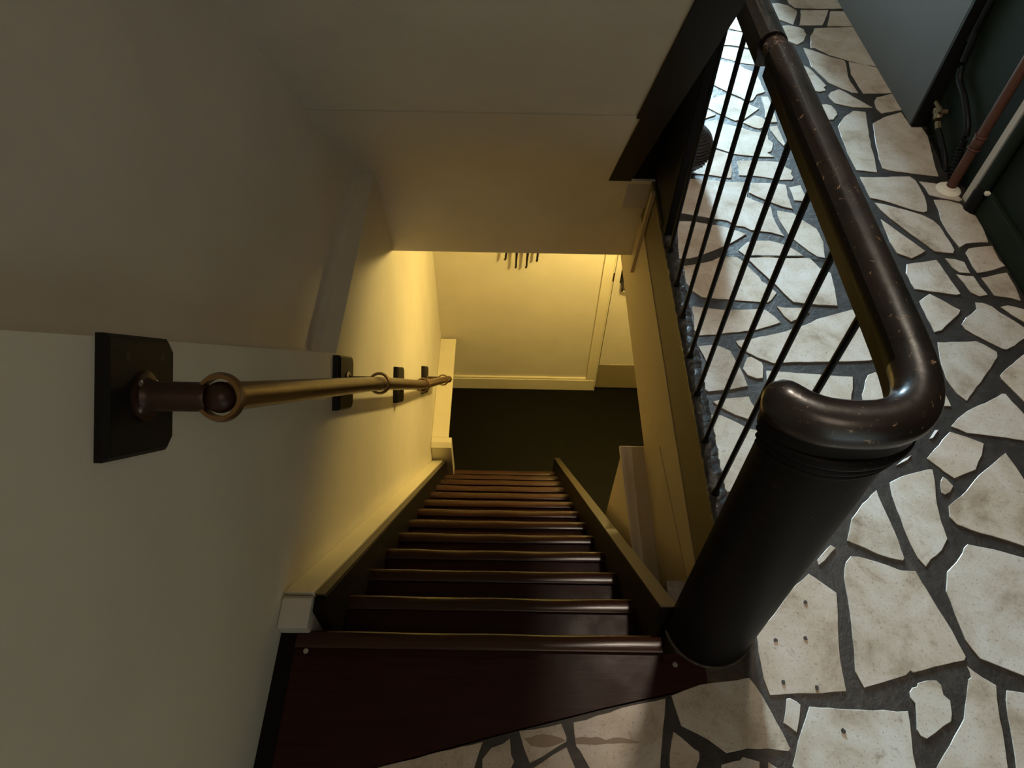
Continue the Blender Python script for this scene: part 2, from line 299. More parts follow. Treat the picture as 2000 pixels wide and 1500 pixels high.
STONES = [
 [(1.435,3.916),(1.435,3.857),(1.455,3.807),(1.579,3.801),(1.707,3.812),(1.714,3.928),(1.718,4.212),(1.465,4.2)],
 [(1.303,3.705),(1.374,3.649),(1.402,3.623),(1.446,3.734),(1.457,3.767),(1.426,3.828),(1.375,3.855),(1.289,3.839)],
 [(1.456,3.69),(1.432,3.619),(1.549,3.624),(1.583,3.695),(1.623,3.788),(1.479,3.782)],
 [(1.607,3.707),(1.573,3.617),(1.703,3.62),(1.771,3.623),(1.787,3.784),(1.703,3.78),(1.631,3.777)],
 [(1.34,3.455),(1.374,3.419),(1.416,3.458),(1.444,3.52),(1.445,3.577),(1.424,3.597),(1.375,3.617),(1.322,3.598)],
 [(1.484,3.548),(1.462,3.511),(1.435,3.394),(1.455,3.392),(1.507,3.329),(1.566,3.293),(1.632,3.253),(1.704,3.233),(1.751,3.23),(1.763,3.615),(1.701,3.612),(1.502,3.59)],
 [(1.397,3.339),(1.398,3.272),(1.394,3.216),(1.409,3.171),(1.437,3.078),(1.521,2.998),(1.549,2.996),(1.54,3.095),(1.543,3.14),(1.566,3.25),(1.565,3.279),(1.504,3.314),(1.443,3.365),(1.4,3.393)],
 [(1.576,3.232),(1.562,3.159),(1.566,3.087),(1.57,2.991),(1.698,3.001),(1.74,3.003),(1.74,3.211),(1.696,3.223),(1.584,3.27)],
 [(1.349,3.01),(1.376,2.998),(1.407,3.01),(1.404,3.034),(1.42,3.051),(1.409,3.099),(1.387,3.179),(1.377,3.206),(1.36,3.224)],
 [(1.41,2.941),(1.419,2.908),(1.492,2.878),(1.577,2.877),(1.49,3.002),(1.468,3.023),(1.43,3),(1.408,2.97)],
 [(1.593,2.869),(1.604,2.834),(1.694,2.861),(1.743,2.875),(1.742,2.995),(1.7,2.993),(1.621,2.961),(1.601,2.927)],
 [(1.352,2.774),(1.38,2.778),(1.408,2.819),(1.408,2.851),(1.4,2.887),(1.378,2.898),(1.356,2.893)],
 [(1.372,2.53),(1.376,2.42),(1.455,2.409),(1.472,2.491),(1.482,2.576),(1.507,2.695),(1.519,2.756),(1.536,2.843),(1.484,2.849),(1.429,2.796),(1.385,2.725)],
 [(1.506,2.584),(1.49,2.499),(1.486,2.437),(1.507,2.424),(1.591,2.406),(1.693,2.39),(1.7,2.437),(1.729,2.577),(1.747,2.665),(1.744,2.733),(1.7,2.732),(1.693,2.845),(1.603,2.802),(1.542,2.753)],
 [(1.378,2.321),(1.379,2.245),(1.429,2.228),(1.502,2.187),(1.556,2.164),(1.572,2.171),(1.585,2.214),(1.593,2.258),(1.594,2.309),(1.592,2.36),(1.578,2.385),(1.459,2.377),(1.377,2.375)],
 [(1.614,2.309),(1.615,2.271),(1.672,2.248),(1.718,2.234),(1.734,2.243),(1.707,2.331),(1.651,2.346),(1.604,2.354)],
 [(1.619,2.215),(1.618,2.185),(1.606,2.119),(1.606,2.055),(1.619,1.969),(1.653,1.992),(1.701,1.999),(1.735,2),(1.747,2.088),(1.747,2.147),(1.727,2.164),(1.716,2.218),(1.673,2.238),(1.622,2.24)],
 [(1.396,2.172),(1.416,2.125),(1.455,2.057),(1.491,1.996),(1.521,1.945),(1.585,1.938),(1.595,1.955),(1.589,2.083),(1.575,2.118),(1.546,2.147),(1.494,2.175),(1.415,2.209),(1.386,2.215)],
 [(1.374,1.993),(1.381,1.933),(1.425,1.906),(1.469,1.932),(1.487,1.946),(1.43,2.039),(1.395,2.095),(1.38,2.118)],
 [(1.628,1.87),(1.632,1.837),(1.694,1.854),(1.745,1.876),(1.737,1.905),(1.742,1.981),(1.691,1.974),(1.65,1.964),(1.63,1.942)],
 [(1.549,1.889),(1.553,1.863),(1.569,1.838),(1.606,1.836),(1.607,1.891),(1.577,1.906),(1.545,1.91)],
 [(1.379,1.829),(1.383,1.752),(1.458,1.739),(1.519,1.728),(1.533,1.733),(1.523,1.816),(1.511,1.901),(1.397,1.875)],
 [(1.566,1.785),(1.571,1.742),(1.595,1.723),(1.626,1.731),(1.616,1.77),(1.612,1.82),(1.577,1.824),(1.554,1.829)],
 [(1.642,1.771),(1.647,1.728),(1.662,1.724),(1.701,1.718),(1.727,1.705),(1.737,1.769),(1.737,1.842),(1.681,1.826),(1.636,1.813)],
 [(1.379,1.615),(1.381,1.555),(1.409,1.564),(1.469,1.618),(1.491,1.637),(1.504,1.656),(1.449,1.711),(1.427,1.73),(1.38,1.694)],
 [(1.562,1.664),(1.527,1.634),(1.509,1.622),(1.484,1.592),(1.487,1.571),(1.529,1.529),(1.576,1.489),(1.588,1.486),(1.622,1.504),(1.667,1.536),(1.691,1.572),(1.679,1.593),(1.66,1.619),(1.632,1.651),(1.618,1.677),(1.594,1.692),(1.569,1.693)],
 [(1.67,1.637),(1.694,1.61),(1.715,1.591),(1.742,1.65),(1.72,1.665),(1.673,1.682),(1.646,1.674)],
 [(1.359,1.443),(1.349,1.361),(1.361,1.306),(1.381,1.278),(1.469,1.37),(1.547,1.456),(1.552,1.475),(1.528,1.502),(1.504,1.52),(1.444,1.515),(1.377,1.512)],
 [(1.522,1.363),(1.531,1.339),(1.554,1.279),(1.585,1.246),(1.676,1.45),(1.664,1.488),(1.621,1.457),(1.583,1.427),(1.546,1.4),(1.522,1.378)],
 [(1.319,1.174),(1.336,1.162),(1.418,1.151),(1.468,1.143),(1.492,1.139),(1.527,1.136),(1.551,1.19),(1.534,1.234),(1.517,1.281),(1.51,1.308),(1.499,1.308),(1.436,1.272),(1.369,1.241),(1.331,1.214),(1.299,1.184)],
 [(1.215,1.041),(1.221,1.031),(1.244,1.009),(1.284,1.026),(1.314,1.038),(1.351,1.087),(1.372,1.126),(1.33,1.148),(1.289,1.165),(1.223,1.105),(1.189,1.072)],
 [(1.194,0.979),(1.191,0.963),(1.198,0.957),(1.215,0.965),(1.231,0.984),(1.221,1.005),(1.213,1.013),(1.203,1.001)],
 [(1.316,1.02),(1.242,0.954),(1.196,0.922),(1.186,0.889),(1.197,0.868),(1.233,0.851),(1.276,0.837),(1.316,0.823),(1.35,0.809),(1.409,0.79),(1.463,0.909),(1.437,1.009),(1.432,1.045),(1.421,1.094)],
 [(1.051,0.948),(1.051,0.907),(1.052,0.853),(1.055,0.804),(1.06,0.773),(1.073,0.747),(1.093,0.768),(1.131,0.794),(1.157,0.826),(1.159,0.879),(1.166,0.928),(1.185,0.998),(1.192,1.036),(1.184,1.037),(1.143,1.026),(1.095,1.011),(1.058,0.992)],
 [(0.962,0.924),(0.92,0.878),(0.908,0.851),(0.891,0.816),(0.904,0.809),(0.957,0.781),(0.99,0.769),(1.02,0.763),(1.025,0.77),(1.024,0.841),(1.018,0.901),(1.013,0.947),(1.013,0.966)],
 [(0.799,0.747),(0.819,0.761),(0.855,0.795),(0.844,0.803),(0.798,0.76)],
 [(1.131,1.066),(1.148,1.082),(1.119,1.066),(1.093,1.047)],
 [(1.23,1.142),(1.257,1.171),(1.246,1.169),(1.22,1.139)],
 [(0.855,0.715),(0.849,0.659),(0.84,0.596),(0.829,0.533),(0.818,0.486),(0.828,0.451),(0.843,0.455),(0.895,0.469),(0.934,0.48),(0.948,0.491),(0.953,0.486),(1.008,0.5),(1.084,0.516),(1.09,0.524),(1.08,0.585),(1.055,0.683),(1.042,0.735),(1.006,0.736),(0.95,0.759),(0.912,0.771),(0.888,0.772),(0.871,0.756)],
 [(1.191,0.801),(1.181,0.786),(1.156,0.761),(1.123,0.735),(1.101,0.683),(1.102,0.622),(1.104,0.563),(1.122,0.521),(1.159,0.505),(1.209,0.483),(1.266,0.45),(1.407,0.757),(1.336,0.776),(1.266,0.798),(1.204,0.811)],
 [(0.601,0.525),(0.601,0.467),(0.608,0.432),(0.698,0.437),(0.785,0.443),(0.788,0.486),(0.795,0.539),(0.814,0.62),(0.825,0.675),(0.768,0.724),(0.711,0.678),(0.657,0.618),(0.604,0.569)],
 [(0.626,0.374),(0.635,0.368),(0.651,0.355),(0.665,0.387),(0.673,0.412),(0.666,0.419),(0.653,0.426),(0.644,0.425)],
 [(0.663,0.36),(0.626,0.288),(0.649,0.237),(0.887,0.24),(0.893,0.288),(0.895,0.314),(0.903,0.348),(0.91,0.38),(0.913,0.402),(0.805,0.404),(0.737,0.407),(0.692,0.409)],
 [(0.466,0.254),(0.547,0.255),(0.557,0.296),(0.538,0.301),(0.522,0.305),(0.515,0.298),(0.504,0.297),(0.473,0.289)],
 [(0.566,0.255),(0.605,0.255),(0.592,0.284),(0.575,0.296)],
 [(0.389,0.4),(0.397,0.365),(0.432,0.349),(0.453,0.338),(0.488,0.312),(0.535,0.322),(0.58,0.322),(0.624,0.317),(0.629,0.322),(0.619,0.355),(0.603,0.397),(0.591,0.427),(0.568,0.469),(0.561,0.469),(0.516,0.461),(0.45,0.452),(0.412,0.439),(0.383,0.428)],
 [(0.928,0.431),(0.935,0.419),(0.93,0.396),(0.92,0.364),(0.924,0.352),(0.936,0.346),(0.959,0.358),(0.982,0.372),(1.003,0.382),(1.011,0.399),(1.017,0.426),(1.006,0.438),(1.008,0.46),(1.001,0.469),(0.979,0.469),(0.956,0.463),(0.951,0.455),(0.94,0.453),(0.93,0.443)],
 [(1.086,0.49),(1.085,0.478),(1.077,0.473),(1.058,0.435),(1.034,0.388),(1.016,0.369),(0.982,0.333),(0.946,0.298),(0.9,0.242),(1.081,0.244),(1.089,0.279),(1.106,0.342),(1.115,0.389),(1.125,0.428),(1.136,0.461),(1.111,0.478),(1.095,0.492),(1.085,0.503)],
 [(1.145,0.428),(1.135,0.393),(1.124,0.342),(1.11,0.29),(1.098,0.244),(1.155,0.245),(1.243,0.437),(1.193,0.445),(1.173,0.448),(1.156,0.45)],
 [(0.159,0.346),(0.162,0.321),(0.17,0.312),(0.188,0.28),(0.208,0.228),(0.331,0.229),(0.34,0.28),(0.35,0.33),(0.362,0.383),(0.369,0.422),(0.317,0.411),(0.265,0.4),(0.186,0.374),(0.158,0.369)],
 [(0.371,0.333),(0.364,0.308),(0.361,0.287),(0.363,0.259),(0.396,0.255),(0.417,0.281),(0.427,0.298),(0.429,0.313),(0.418,0.32),(0.396,0.34),(0.378,0.353)],
 [(-0.343,0.244),(-0.063,0.247),(-0.058,0.274),(-0.048,0.308),(-0.041,0.327),(-0.088,0.317),(-0.132,0.307),(-0.186,0.292),(-0.26,0.275),(-0.282,0.27)],
 [(-0.041,0.247),(0.013,0.248),(0.021,0.277),(0.028,0.289),(0.021,0.303),(0.018,0.335),(0.003,0.324),(-0.022,0.316),(-0.041,0.293)],
 [(0.049,0.315),(0.061,0.287),(0.089,0.3),(0.141,0.33),(0.142,0.338),(0.131,0.366),(0.101,0.359),(0.067,0.353),(0.038,0.35)],
 [(0.111,0.304),(0.089,0.29),(0.062,0.274),(0.045,0.248),(0.164,0.25),(0.159,0.277),(0.149,0.3),(0.141,0.319)],
 [(1.065,3.572),(1.117,3.546),(1.166,3.542),(1.249,3.758),(1.272,3.95),(1.158,3.912),(1.111,3.752),(1.025,3.582)],
 [(0.962,3.421),(1.013,3.402),(1.041,3.403),(1.093,3.389),(1.129,3.379),(1.163,3.386),(1.157,3.524),(1.109,3.536),(1.055,3.546),(1.024,3.544)],
 [(0.917,3.312),(0.941,3.292),(0.982,3.283),(1.024,3.264),(1.059,3.237),(1.115,3.227),(1.165,3.223),(1.156,3.337),(1.125,3.36),(1.069,3.38),(1.011,3.391),(0.957,3.405)],
 [(0.864,3.065),(0.904,3.04),(0.944,2.998),(0.97,2.971),(1.014,2.935),(1.036,2.903),(1.061,2.919),(1.087,2.965),(1.127,2.987),(1.124,3.149),(1.077,3.185),(1.052,3.226),(0.943,3.261),(0.888,3.279)],
 [(0.821,2.948),(0.851,2.949),(0.876,3.037),(0.85,3.049)],
 [(0.851,2.848),(0.883,2.813),(0.911,2.79),(0.952,2.754),(0.991,2.765),(1.031,2.806),(1.074,2.851),(1.031,2.888),(1.007,2.922),(0.962,2.96),(0.935,2.959),(0.871,2.915)],
 [(1.099,2.842),(1.085,2.785),(1.103,2.746),(1.13,2.749),(1.135,2.834),(1.133,2.949),(1.104,2.948)],
 [(0.984,2.739),(1.019,2.708),(1.046,2.698),(1.088,2.724),(1.085,2.759),(1.076,2.78),(1.045,2.8),(0.99,2.751)],
 [(0.77,2.764),(0.795,2.758),(0.828,2.766),(0.868,2.789),(0.875,2.796),(0.846,2.838),(0.806,2.868)],
 [(0.805,2.656),(0.806,2.577),(0.835,2.554),(0.876,2.53),(0.901,2.514),(0.969,2.503),(1.005,2.498),(1.063,2.498),(1.041,2.525),(1.061,2.538),(1.081,2.595),(1.066,2.62),(1.076,2.679),(1.035,2.67),(0.992,2.687),(0.974,2.702),(0.945,2.713),(0.896,2.732),(0.871,2.759),(0.825,2.745)],
 [(1.09,2.684),(1.104,2.617),(1.12,2.574),(1.129,2.592),(1.124,2.721),(1.094,2.715)],
 [(0.705,2.382),(0.77,2.372),(0.82,2.361),(0.855,2.352),(0.865,2.357),(0.879,2.418),(0.886,2.474),(0.878,2.518),(0.837,2.538),(0.796,2.513),(0.705,2.407)],
 [(0.898,2.372),(0.955,2.37),(1.019,2.357),(1.056,2.346),(1.102,2.349),(1.112,2.365),(1.107,2.385),(1.116,2.41),(1.096,2.43),(1.073,2.465),(0.993,2.47),(0.96,2.473),(0.908,2.467)],
 [(0.662,2.227),(0.638,2.133),(0.693,2.119),(0.753,2.103),(0.803,2.094),(0.83,2.066),(0.86,2.061),(0.879,2.044),(0.92,2.037),(0.95,2.033),(0.996,2.013),(0.989,2.032),(0.981,2.084),(0.978,2.123),(0.983,2.175),(0.955,2.199),(0.902,2.236),(0.928,2.325),(0.833,2.33),(0.762,2.34),(0.696,2.342)],
 [(0.916,2.263),(0.967,2.222),(0.995,2.202),(1.025,2.183),(1.063,2.17),(1.061,2.248),(1.07,2.316),(1.012,2.325),(0.936,2.325)],
 [(1.082,2.263),(1.081,2.221),(1.115,2.217),(1.131,2.246),(1.127,2.317),(1.079,2.301)],
 [(0.998,2.132),(0.998,2.097),(1.006,2.058),(1.014,2.02),(1.034,1.983),(1.066,1.935),(1.09,1.907),(1.115,1.9),(1.131,1.982),(1.125,2.057),(1.09,2.1),(1.06,2.145),(1.003,2.159)],
 [(0.593,1.882),(0.634,1.885),(0.683,1.906),(0.749,1.943),(0.78,1.96),(0.818,1.988),(0.858,2.02),(0.822,2.042),(0.786,2.059),(0.72,2.074),(0.671,2.086),(0.617,2.084)],
 [(0.858,1.978),(0.813,1.932),(0.831,1.908),(0.855,1.907),(0.922,1.903),(1.043,1.907),(1.013,1.944),(0.978,1.971),(0.937,1.987),(0.898,1.986)],
 [(0.604,1.762),(0.622,1.721),(0.647,1.695),(0.699,1.688),(0.748,1.685),(0.82,1.679),(0.866,1.676),(0.88,1.688),(0.905,1.722),(0.883,1.759),(0.865,1.777),(0.861,1.799),(0.839,1.837),(0.821,1.872),(0.802,1.898),(0.759,1.899),(0.739,1.894),(0.712,1.876),(0.657,1.859),(0.606,1.846)],
 [(0.848,1.87),(0.877,1.816),(0.91,1.76),(0.928,1.72),(0.951,1.68),(0.979,1.675),(1.036,1.668),(1.096,1.666),(1.108,1.742),(1.115,1.823),(1.082,1.848),(1.06,1.897),(0.986,1.895),(0.894,1.897),(0.834,1.892)],
 [(0.905,1.615),(0.923,1.589),(0.958,1.609),(0.993,1.635),(0.993,1.647),(0.96,1.654),(0.916,1.653),(0.89,1.658)],
 [(0.604,1.581),(0.597,1.528),(0.615,1.523),(0.663,1.527),(0.695,1.534),(0.741,1.54),(0.806,1.553),(0.861,1.574),(0.888,1.586),(0.875,1.611),(0.852,1.64),(0.824,1.645),(0.725,1.637),(0.668,1.643),(0.608,1.652)],
 [(0.73,1.484),(0.754,1.454),(0.782,1.434),(0.826,1.412),(0.891,1.418),(1.005,1.422),(1.132,1.43),(1.157,1.438),(1.163,1.568),(1.141,1.65),(1.094,1.633),(1.011,1.603),(0.964,1.575),(0.882,1.542),(0.778,1.511),(0.725,1.501)],
 [(0.618,1.41),(0.6,1.36),(0.595,1.305),(0.604,1.296),(0.672,1.305),(0.729,1.32),(0.724,1.363),(0.711,1.416),(0.7,1.46),(0.655,1.484),(0.602,1.476)],
 [(0.727,1.387),(0.736,1.363),(0.762,1.35),(0.781,1.352),(0.792,1.397),(0.791,1.414),(0.763,1.436),(0.75,1.433),(0.738,1.412)],
 [(0.792,1.341),(0.779,1.293),(0.791,1.252),(0.834,1.238),(0.956,1.24),(1.02,1.249),(1.048,1.315),(1.061,1.363),(1.021,1.364),(0.975,1.369),(0.912,1.373),(0.844,1.378),(0.798,1.381)],
 [(1.07,1.296),(1.065,1.271),(1.101,1.264),(1.148,1.267),(1.164,1.317),(1.138,1.384),(1.111,1.372),(1.095,1.347),(1.082,1.316)],
 [(0.638,1.234),(0.671,1.212),(0.718,1.191),(0.738,1.228),(0.728,1.258),(0.724,1.281),(0.657,1.272),(0.612,1.259)],
 [(0.596,1.103),(0.591,0.955),(0.624,0.955),(0.716,1.022),(0.756,1.089),(0.75,1.156),(0.698,1.165),(0.659,1.193),(0.631,1.209),(0.6,1.212)],
 [(0.763,1.192),(0.794,1.196),(0.78,1.229),(0.761,1.225)],
]
EXTRA = [
 [(1.388,5.68),(1.378,5.716),(1.357,5.747),(1.284,5.76),(1.183,5.674),(1.197,5.581),(1.251,5.553),(1.35,5.586)],
 [(-0.221,-0.481),(-0.283,-0.396),(-0.357,-0.387),(-0.427,-0.414),(-0.404,-0.637),(-0.389,-0.677),(-0.357,-0.697),(-0.283,-0.688),(-0.249,-0.67),(-0.224,-0.643)],
 [(0.287,-0.781),(0.22,-0.803),(0.195,-0.926),(0.214,-0.946),(0.309,-0.963),(0.383,-0.893)],
 [(1.345,-0.069),(1.331,-0.044),(1.174,0.044),(1.09,-0.026),(1.077,-0.061),(1.1,-0.13),(1.118,-0.156),(1.317,-0.226),(1.333,-0.191)],
 [(0.502,-1.158),(0.469,-1.119),(0.37,-1.126),(0.31,-1.223),(0.304,-1.262),(0.353,-1.318),(0.423,-1.345),(0.461,-1.345)],
 [(1.065,5.186),(1.058,5.214),(0.969,5.301),(0.933,5.313),(0.897,5.304),(0.868,5.28),(0.85,5.248),(0.846,5.214),(0.897,5.079),(1.002,5.027),(1.027,5.049)],
 [(0.839,-0.137),(0.691,-0.126),(0.638,-0.182),(0.646,-0.277),(0.665,-0.31),(0.789,-0.276),(0.835,-0.225)],
 [(0.974,5.884),(0.938,5.959),(0.921,5.975),(0.851,5.97),(0.797,5.856),(0.807,5.83),(0.901,5.809)],
 [(0.166,-0.612),(0.076,-0.565),(0.049,-0.562),(-0.025,-0.713),(0.139,-0.73)],
 [(1.176,0.148),(1.12,0.233),(0.934,0.228),(0.893,0.217),(0.976,0.021),(1.005,-0.007),(1.043,-0.007),(1.078,0.006),(1.162,0.076)],
 [(0.863,-0.693),(0.786,-0.647),(0.75,-0.644),(0.696,-0.838),(0.847,-0.902),(0.891,-0.91),(0.919,-0.885),(0.933,-0.851)],
 [(0.663,-0.333),(0.627,-0.342),(0.568,-0.387),(0.551,-0.419),(0.542,-0.488),(0.562,-0.551),(0.586,-0.573),(0.733,-0.623),(0.762,-0.603),(0.779,-0.512)],
 [(1.514,0.605),(1.441,0.709),(1.407,0.717),(1.306,0.5),(1.495,0.481),(1.525,0.503),(1.538,0.538)],
 [(0.52,-0.417),(0.5,-0.387),(0.36,-0.321),(0.325,-0.317),(0.274,-0.362),(0.259,-0.391),(0.298,-0.521),(0.319,-0.534),(0.516,-0.486)],
 [(1.35,4.51),(1.253,4.656),(1.215,4.649),(1.131,4.545),(1.128,4.527),(1.164,4.461),(1.311,4.451)],
 [(1.048,5.542),(0.981,5.601),(0.877,5.555),(0.886,5.399),(0.905,5.366),(0.939,5.348),(0.978,5.359),(1.054,5.441)],
 [(0.846,5.528),(0.835,5.558),(0.718,5.621),(0.647,5.598),(0.619,5.573),(0.608,5.438),(0.63,5.414),(0.853,5.367)],
 [(1.746,0.082),(1.744,0.154),(1.723,0.185),(1.555,0.127),(1.567,0.026),(1.73,0.051)],
 [(1.432,5.06),(1.305,5.091),(1.249,4.973),(1.284,4.883),(1.311,4.856),(1.347,4.847),(1.421,4.856)],
 [(1.346,5.958),(1.324,5.976),(1.165,5.968),(1.147,5.879),(1.284,5.786),(1.32,5.787),(1.354,5.801)],
 [(1.27,-0.928),(1.136,-0.845),(1.099,-0.851),(1.066,-0.872),(1.053,-0.907),(1.06,-0.944),(1.187,-1.083),(1.251,-1.067),(1.289,-0.989),(1.289,-0.965)],
 [(0.214,-0.386),(0.207,-0.358),(0.105,-0.299),(0.005,-0.408),(0.016,-0.455),(0.035,-0.472),(0.061,-0.472)],
 [(1.441,5.232),(1.392,5.259),(1.31,5.176),(1.301,5.151),(1.306,5.126),(1.433,5.094),(1.474,5.112)],
 [(1.686,5.814),(1.598,5.814),(1.491,5.735),(1.502,5.698),(1.66,5.551),(1.686,5.582)],
 [(1.408,0.126),(1.289,0.18),(1.22,0.161),(1.196,0.094),(1.216,0.061),(1.363,-0.029)],
 [(1.285,-0.379),(1.135,-0.422),(1.117,-0.465),(1.122,-0.488),(1.222,-0.587),(1.285,-0.597),(1.312,-0.578),(1.323,-0.547)],
 [(1.706,-1.116),(1.717,-1.069),(1.499,-1.147),(1.589,-1.259),(1.63,-1.251)],
 [(1.16,-1.106),(1.041,-0.967),(1.005,-0.951),(0.935,-0.978),(0.907,-1.003),(0.88,-1.071),(0.88,-1.106),(0.96,-1.198),(1.071,-1.229)],
 [(0.402,0.238),(0.362,0.245),(0.343,0.237),(0.332,0.218),(0.256,0.216),(0.235,0.137),(0.334,0.015),(0.367,0.043),(0.434,0.146)],
 [(1.312,-0.296),(1.307,-0.259),(1.113,-0.184),(1.055,-0.271),(1.123,-0.382),(1.145,-0.387),(1.266,-0.354),(1.296,-0.33)],
 [(1.336,-1.562),(1.329,-1.434),(1.295,-1.416),(1.185,-1.416),(1.151,-1.434),(1.132,-1.467),(1.12,-1.562),(1.158,-1.582),(1.322,-1.582)],
 [(0.805,4.089),(0.755,4.109),(0.617,4.037),(0.762,3.896),(0.835,3.909),(0.831,3.984)],
 [(-0.04,-0.735),(-0.177,-0.708),(-0.239,-0.751),(-0.257,-0.783),(-0.25,-0.854),(-0.17,-0.981),(-0.038,-0.928),(-0.033,-0.876)],
 [(1.702,-1.028),(1.563,-0.885),(1.482,-0.995),(1.503,-1.091),(1.516,-1.107),(1.655,-1.055)],
 [(-0.079,-0.197),(-0.173,-0.143),(-0.265,-0.243),(-0.284,-0.281),(-0.281,-0.321),(-0.234,-0.32),(-0.107,-0.268)],
 [(1.552,-1.268),(1.48,-1.169),(1.384,-1.194),(1.357,-1.366),(1.379,-1.396),(1.484,-1.403),(1.553,-1.289)],
 [(-0.197,0.233),(-0.259,0.231),(-0.346,0.106),(-0.28,0.06),(-0.198,0.106)],
 [(-0.408,0.106),(-0.486,0.185),(-0.521,0.172),(-0.533,0.156),(-0.531,-0.04),(-0.406,0.089)],
 [(1.686,4.618),(1.669,4.632),(1.572,4.638),(1.488,4.51),(1.556,4.431),(1.683,4.423)],
 [(1.687,4.967),(1.677,4.992),(1.629,4.993),(1.48,4.834),(1.522,4.821),(1.678,4.853)],
 [(1.608,-0.503),(1.579,-0.487),(1.474,-0.584),(1.474,-0.614),(1.544,-0.745),(1.577,-0.757),(1.745,-0.651)],
 [(-0.419,-0.968),(-0.507,-0.916),(-0.531,-0.919),(-0.533,-1.08),(-0.519,-1.11),(-0.461,-1.121),(-0.416,-1.051)],
 [(1.747,-0.081),(1.729,-0.077),(1.615,-0.178),(1.621,-0.204),(1.731,-0.239),(1.747,-0.223)],
 [(0.766,5.818),(0.745,5.84),(0.608,5.889),(0.608,5.687),(0.627,5.633),(0.7,5.646)],
 [(1.687,4.806),(1.675,4.821),(1.556,4.798),(1.531,4.779),(1.567,4.678),(1.589,4.664),(1.682,4.66)],
 [(1.516,0.382),(1.523,0.419),(1.507,0.453),(1.311,0.471),(1.285,0.459),(1.344,0.307),(1.471,0.33)],
 [(1.009,-0.627),(0.991,-0.623),(0.903,-0.674),(0.9,-0.698),(0.952,-0.825),(0.981,-0.853),(1.019,-0.853),(1.054,-0.84),(1.075,-0.807),(1.085,-0.719)],
 [(0.316,-1.394),(0.298,-1.322),(0.249,-1.266),(0.141,-1.239),(0.105,-1.248),(0.08,-1.279),(0.051,-1.367),(0.06,-1.394),(0.173,-1.501),(0.203,-1.506)],
 [(0.1,-1.001),(-0.006,-0.953),(-0.133,-1.005),(-0.164,-1.029),(-0.034,-1.179),(0.03,-1.195),(0.069,-1.192),(0.097,-1.167)],
 [(1.184,4.655),(1.198,4.696),(1.171,4.722),(1.133,4.729),(0.978,4.644),(0.968,4.624),(1.033,4.553),(1.103,4.561)],
 [(0.88,-0.992),(0.875,-0.955),(0.679,-0.872),(0.658,-0.897),(0.636,-0.992),(0.664,-1.045),(0.855,-1.061)],
 [(1.224,4.94),(1.03,5.004),(0.997,4.911),(1.002,4.882),(1.129,4.755),(1.203,4.754),(1.252,4.81),(1.265,4.845)],
 [(1.256,3.748),(1.207,3.588),(1.291,3.553),(1.326,3.624),(1.325,3.671)],
 [(0.769,0.982),(0.731,1.013),(0.637,0.946),(0.609,0.895),(0.607,0.839),(0.626,0.817),(0.744,0.785),(0.774,0.801),(0.793,0.828)],
 [(1.745,1.249),(1.643,1.272),(1.609,1.268),(1.672,1.107),(1.736,1.096)],
 [(0.803,4.516),(0.72,4.603),(0.691,4.615),(0.633,4.597),(0.607,4.58),(0.607,4.404),(0.617,4.364),(0.654,4.354),(0.808,4.402)],
 [(0.304,-1.007),(0.289,-0.99),(0.183,-0.971),(0.136,-1.013),(0.128,-1.143),(0.139,-1.179),(0.167,-1.204),(0.238,-1.227),(0.274,-1.227),(0.341,-1.121)],
 [(0.942,4.642),(0.878,4.717),(0.86,4.725),(0.766,4.716),(0.73,4.642),(0.816,4.552),(0.932,4.622)],
 [(1.528,-0.053),(1.393,-0.045),(1.374,-0.066),(1.363,-0.225),(1.391,-0.25),(1.498,-0.269),(1.573,-0.204),(1.579,-0.174)],
 [(1.104,-1.459),(1.078,-1.436),(0.948,-1.451),(0.931,-1.46),(0.902,-1.508),(0.916,-1.579),(1.082,-1.582)],
 [(-0.254,-1.362),(-0.404,-1.314),(-0.431,-1.365),(-0.43,-1.394),(-0.364,-1.525),(-0.333,-1.549),(-0.296,-1.541)],
 [(1.564,5.388),(1.552,5.412),(1.434,5.428),(1.413,5.417),(1.383,5.359),(1.408,5.285),(1.46,5.27),(1.546,5.319)],
 [(1.074,-0.156),(1.035,-0.06),(1.001,-0.042),(0.964,-0.041),(0.903,-0.076),(0.865,-0.145),(0.864,-0.208),(0.879,-0.223),(1.027,-0.26)],
 [(0.478,-0.724),(0.354,-0.712),(0.321,-0.767),(0.418,-0.883),(0.507,-0.813)],
 [(1.325,2.665),(1.212,2.695),(1.207,2.534),(1.228,2.521),(1.318,2.551)],
 [(-0.062,-1.196),(-0.156,-1.081),(-0.185,-1.073),(-0.232,-1.181),(-0.179,-1.271)],
 [(0.676,0.009),(0.627,0.043),(0.499,-0.073),(0.602,-0.155),(0.664,-0.113)],
 [(1.745,-0.287),(1.623,-0.235),(1.59,-0.23),(1.52,-0.298),(1.587,-0.437),(1.731,-0.369),(1.745,-0.353)],
 [(1.325,2.266),(1.208,2.327),(1.212,2.133),(1.303,2.14),(1.325,2.158)],
 [(1.154,4.296),(1.087,4.353),(0.99,4.338),(0.948,4.318),(0.956,4.248),(1.08,4.151),(1.11,4.163),(1.13,4.192)],
 [(1.612,0.811),(1.587,0.809),(1.484,0.712),(1.572,0.574),(1.726,0.622),(1.744,0.649),(1.741,0.683)],
 [(1.246,4.006),(1.125,4.103),(1.089,4.111),(1.045,3.945),(1.057,3.913),(1.151,3.915),(1.171,3.935),(1.243,3.963)],
 [(0.874,0.191),(0.845,0.219),(0.752,0.046),(0.894,-0.035),(0.928,-0.026),(0.957,-0.005)],
 [(1.529,5.977),(1.376,5.972),(1.381,5.821),(1.397,5.786),(1.467,5.759),(1.579,5.832)],
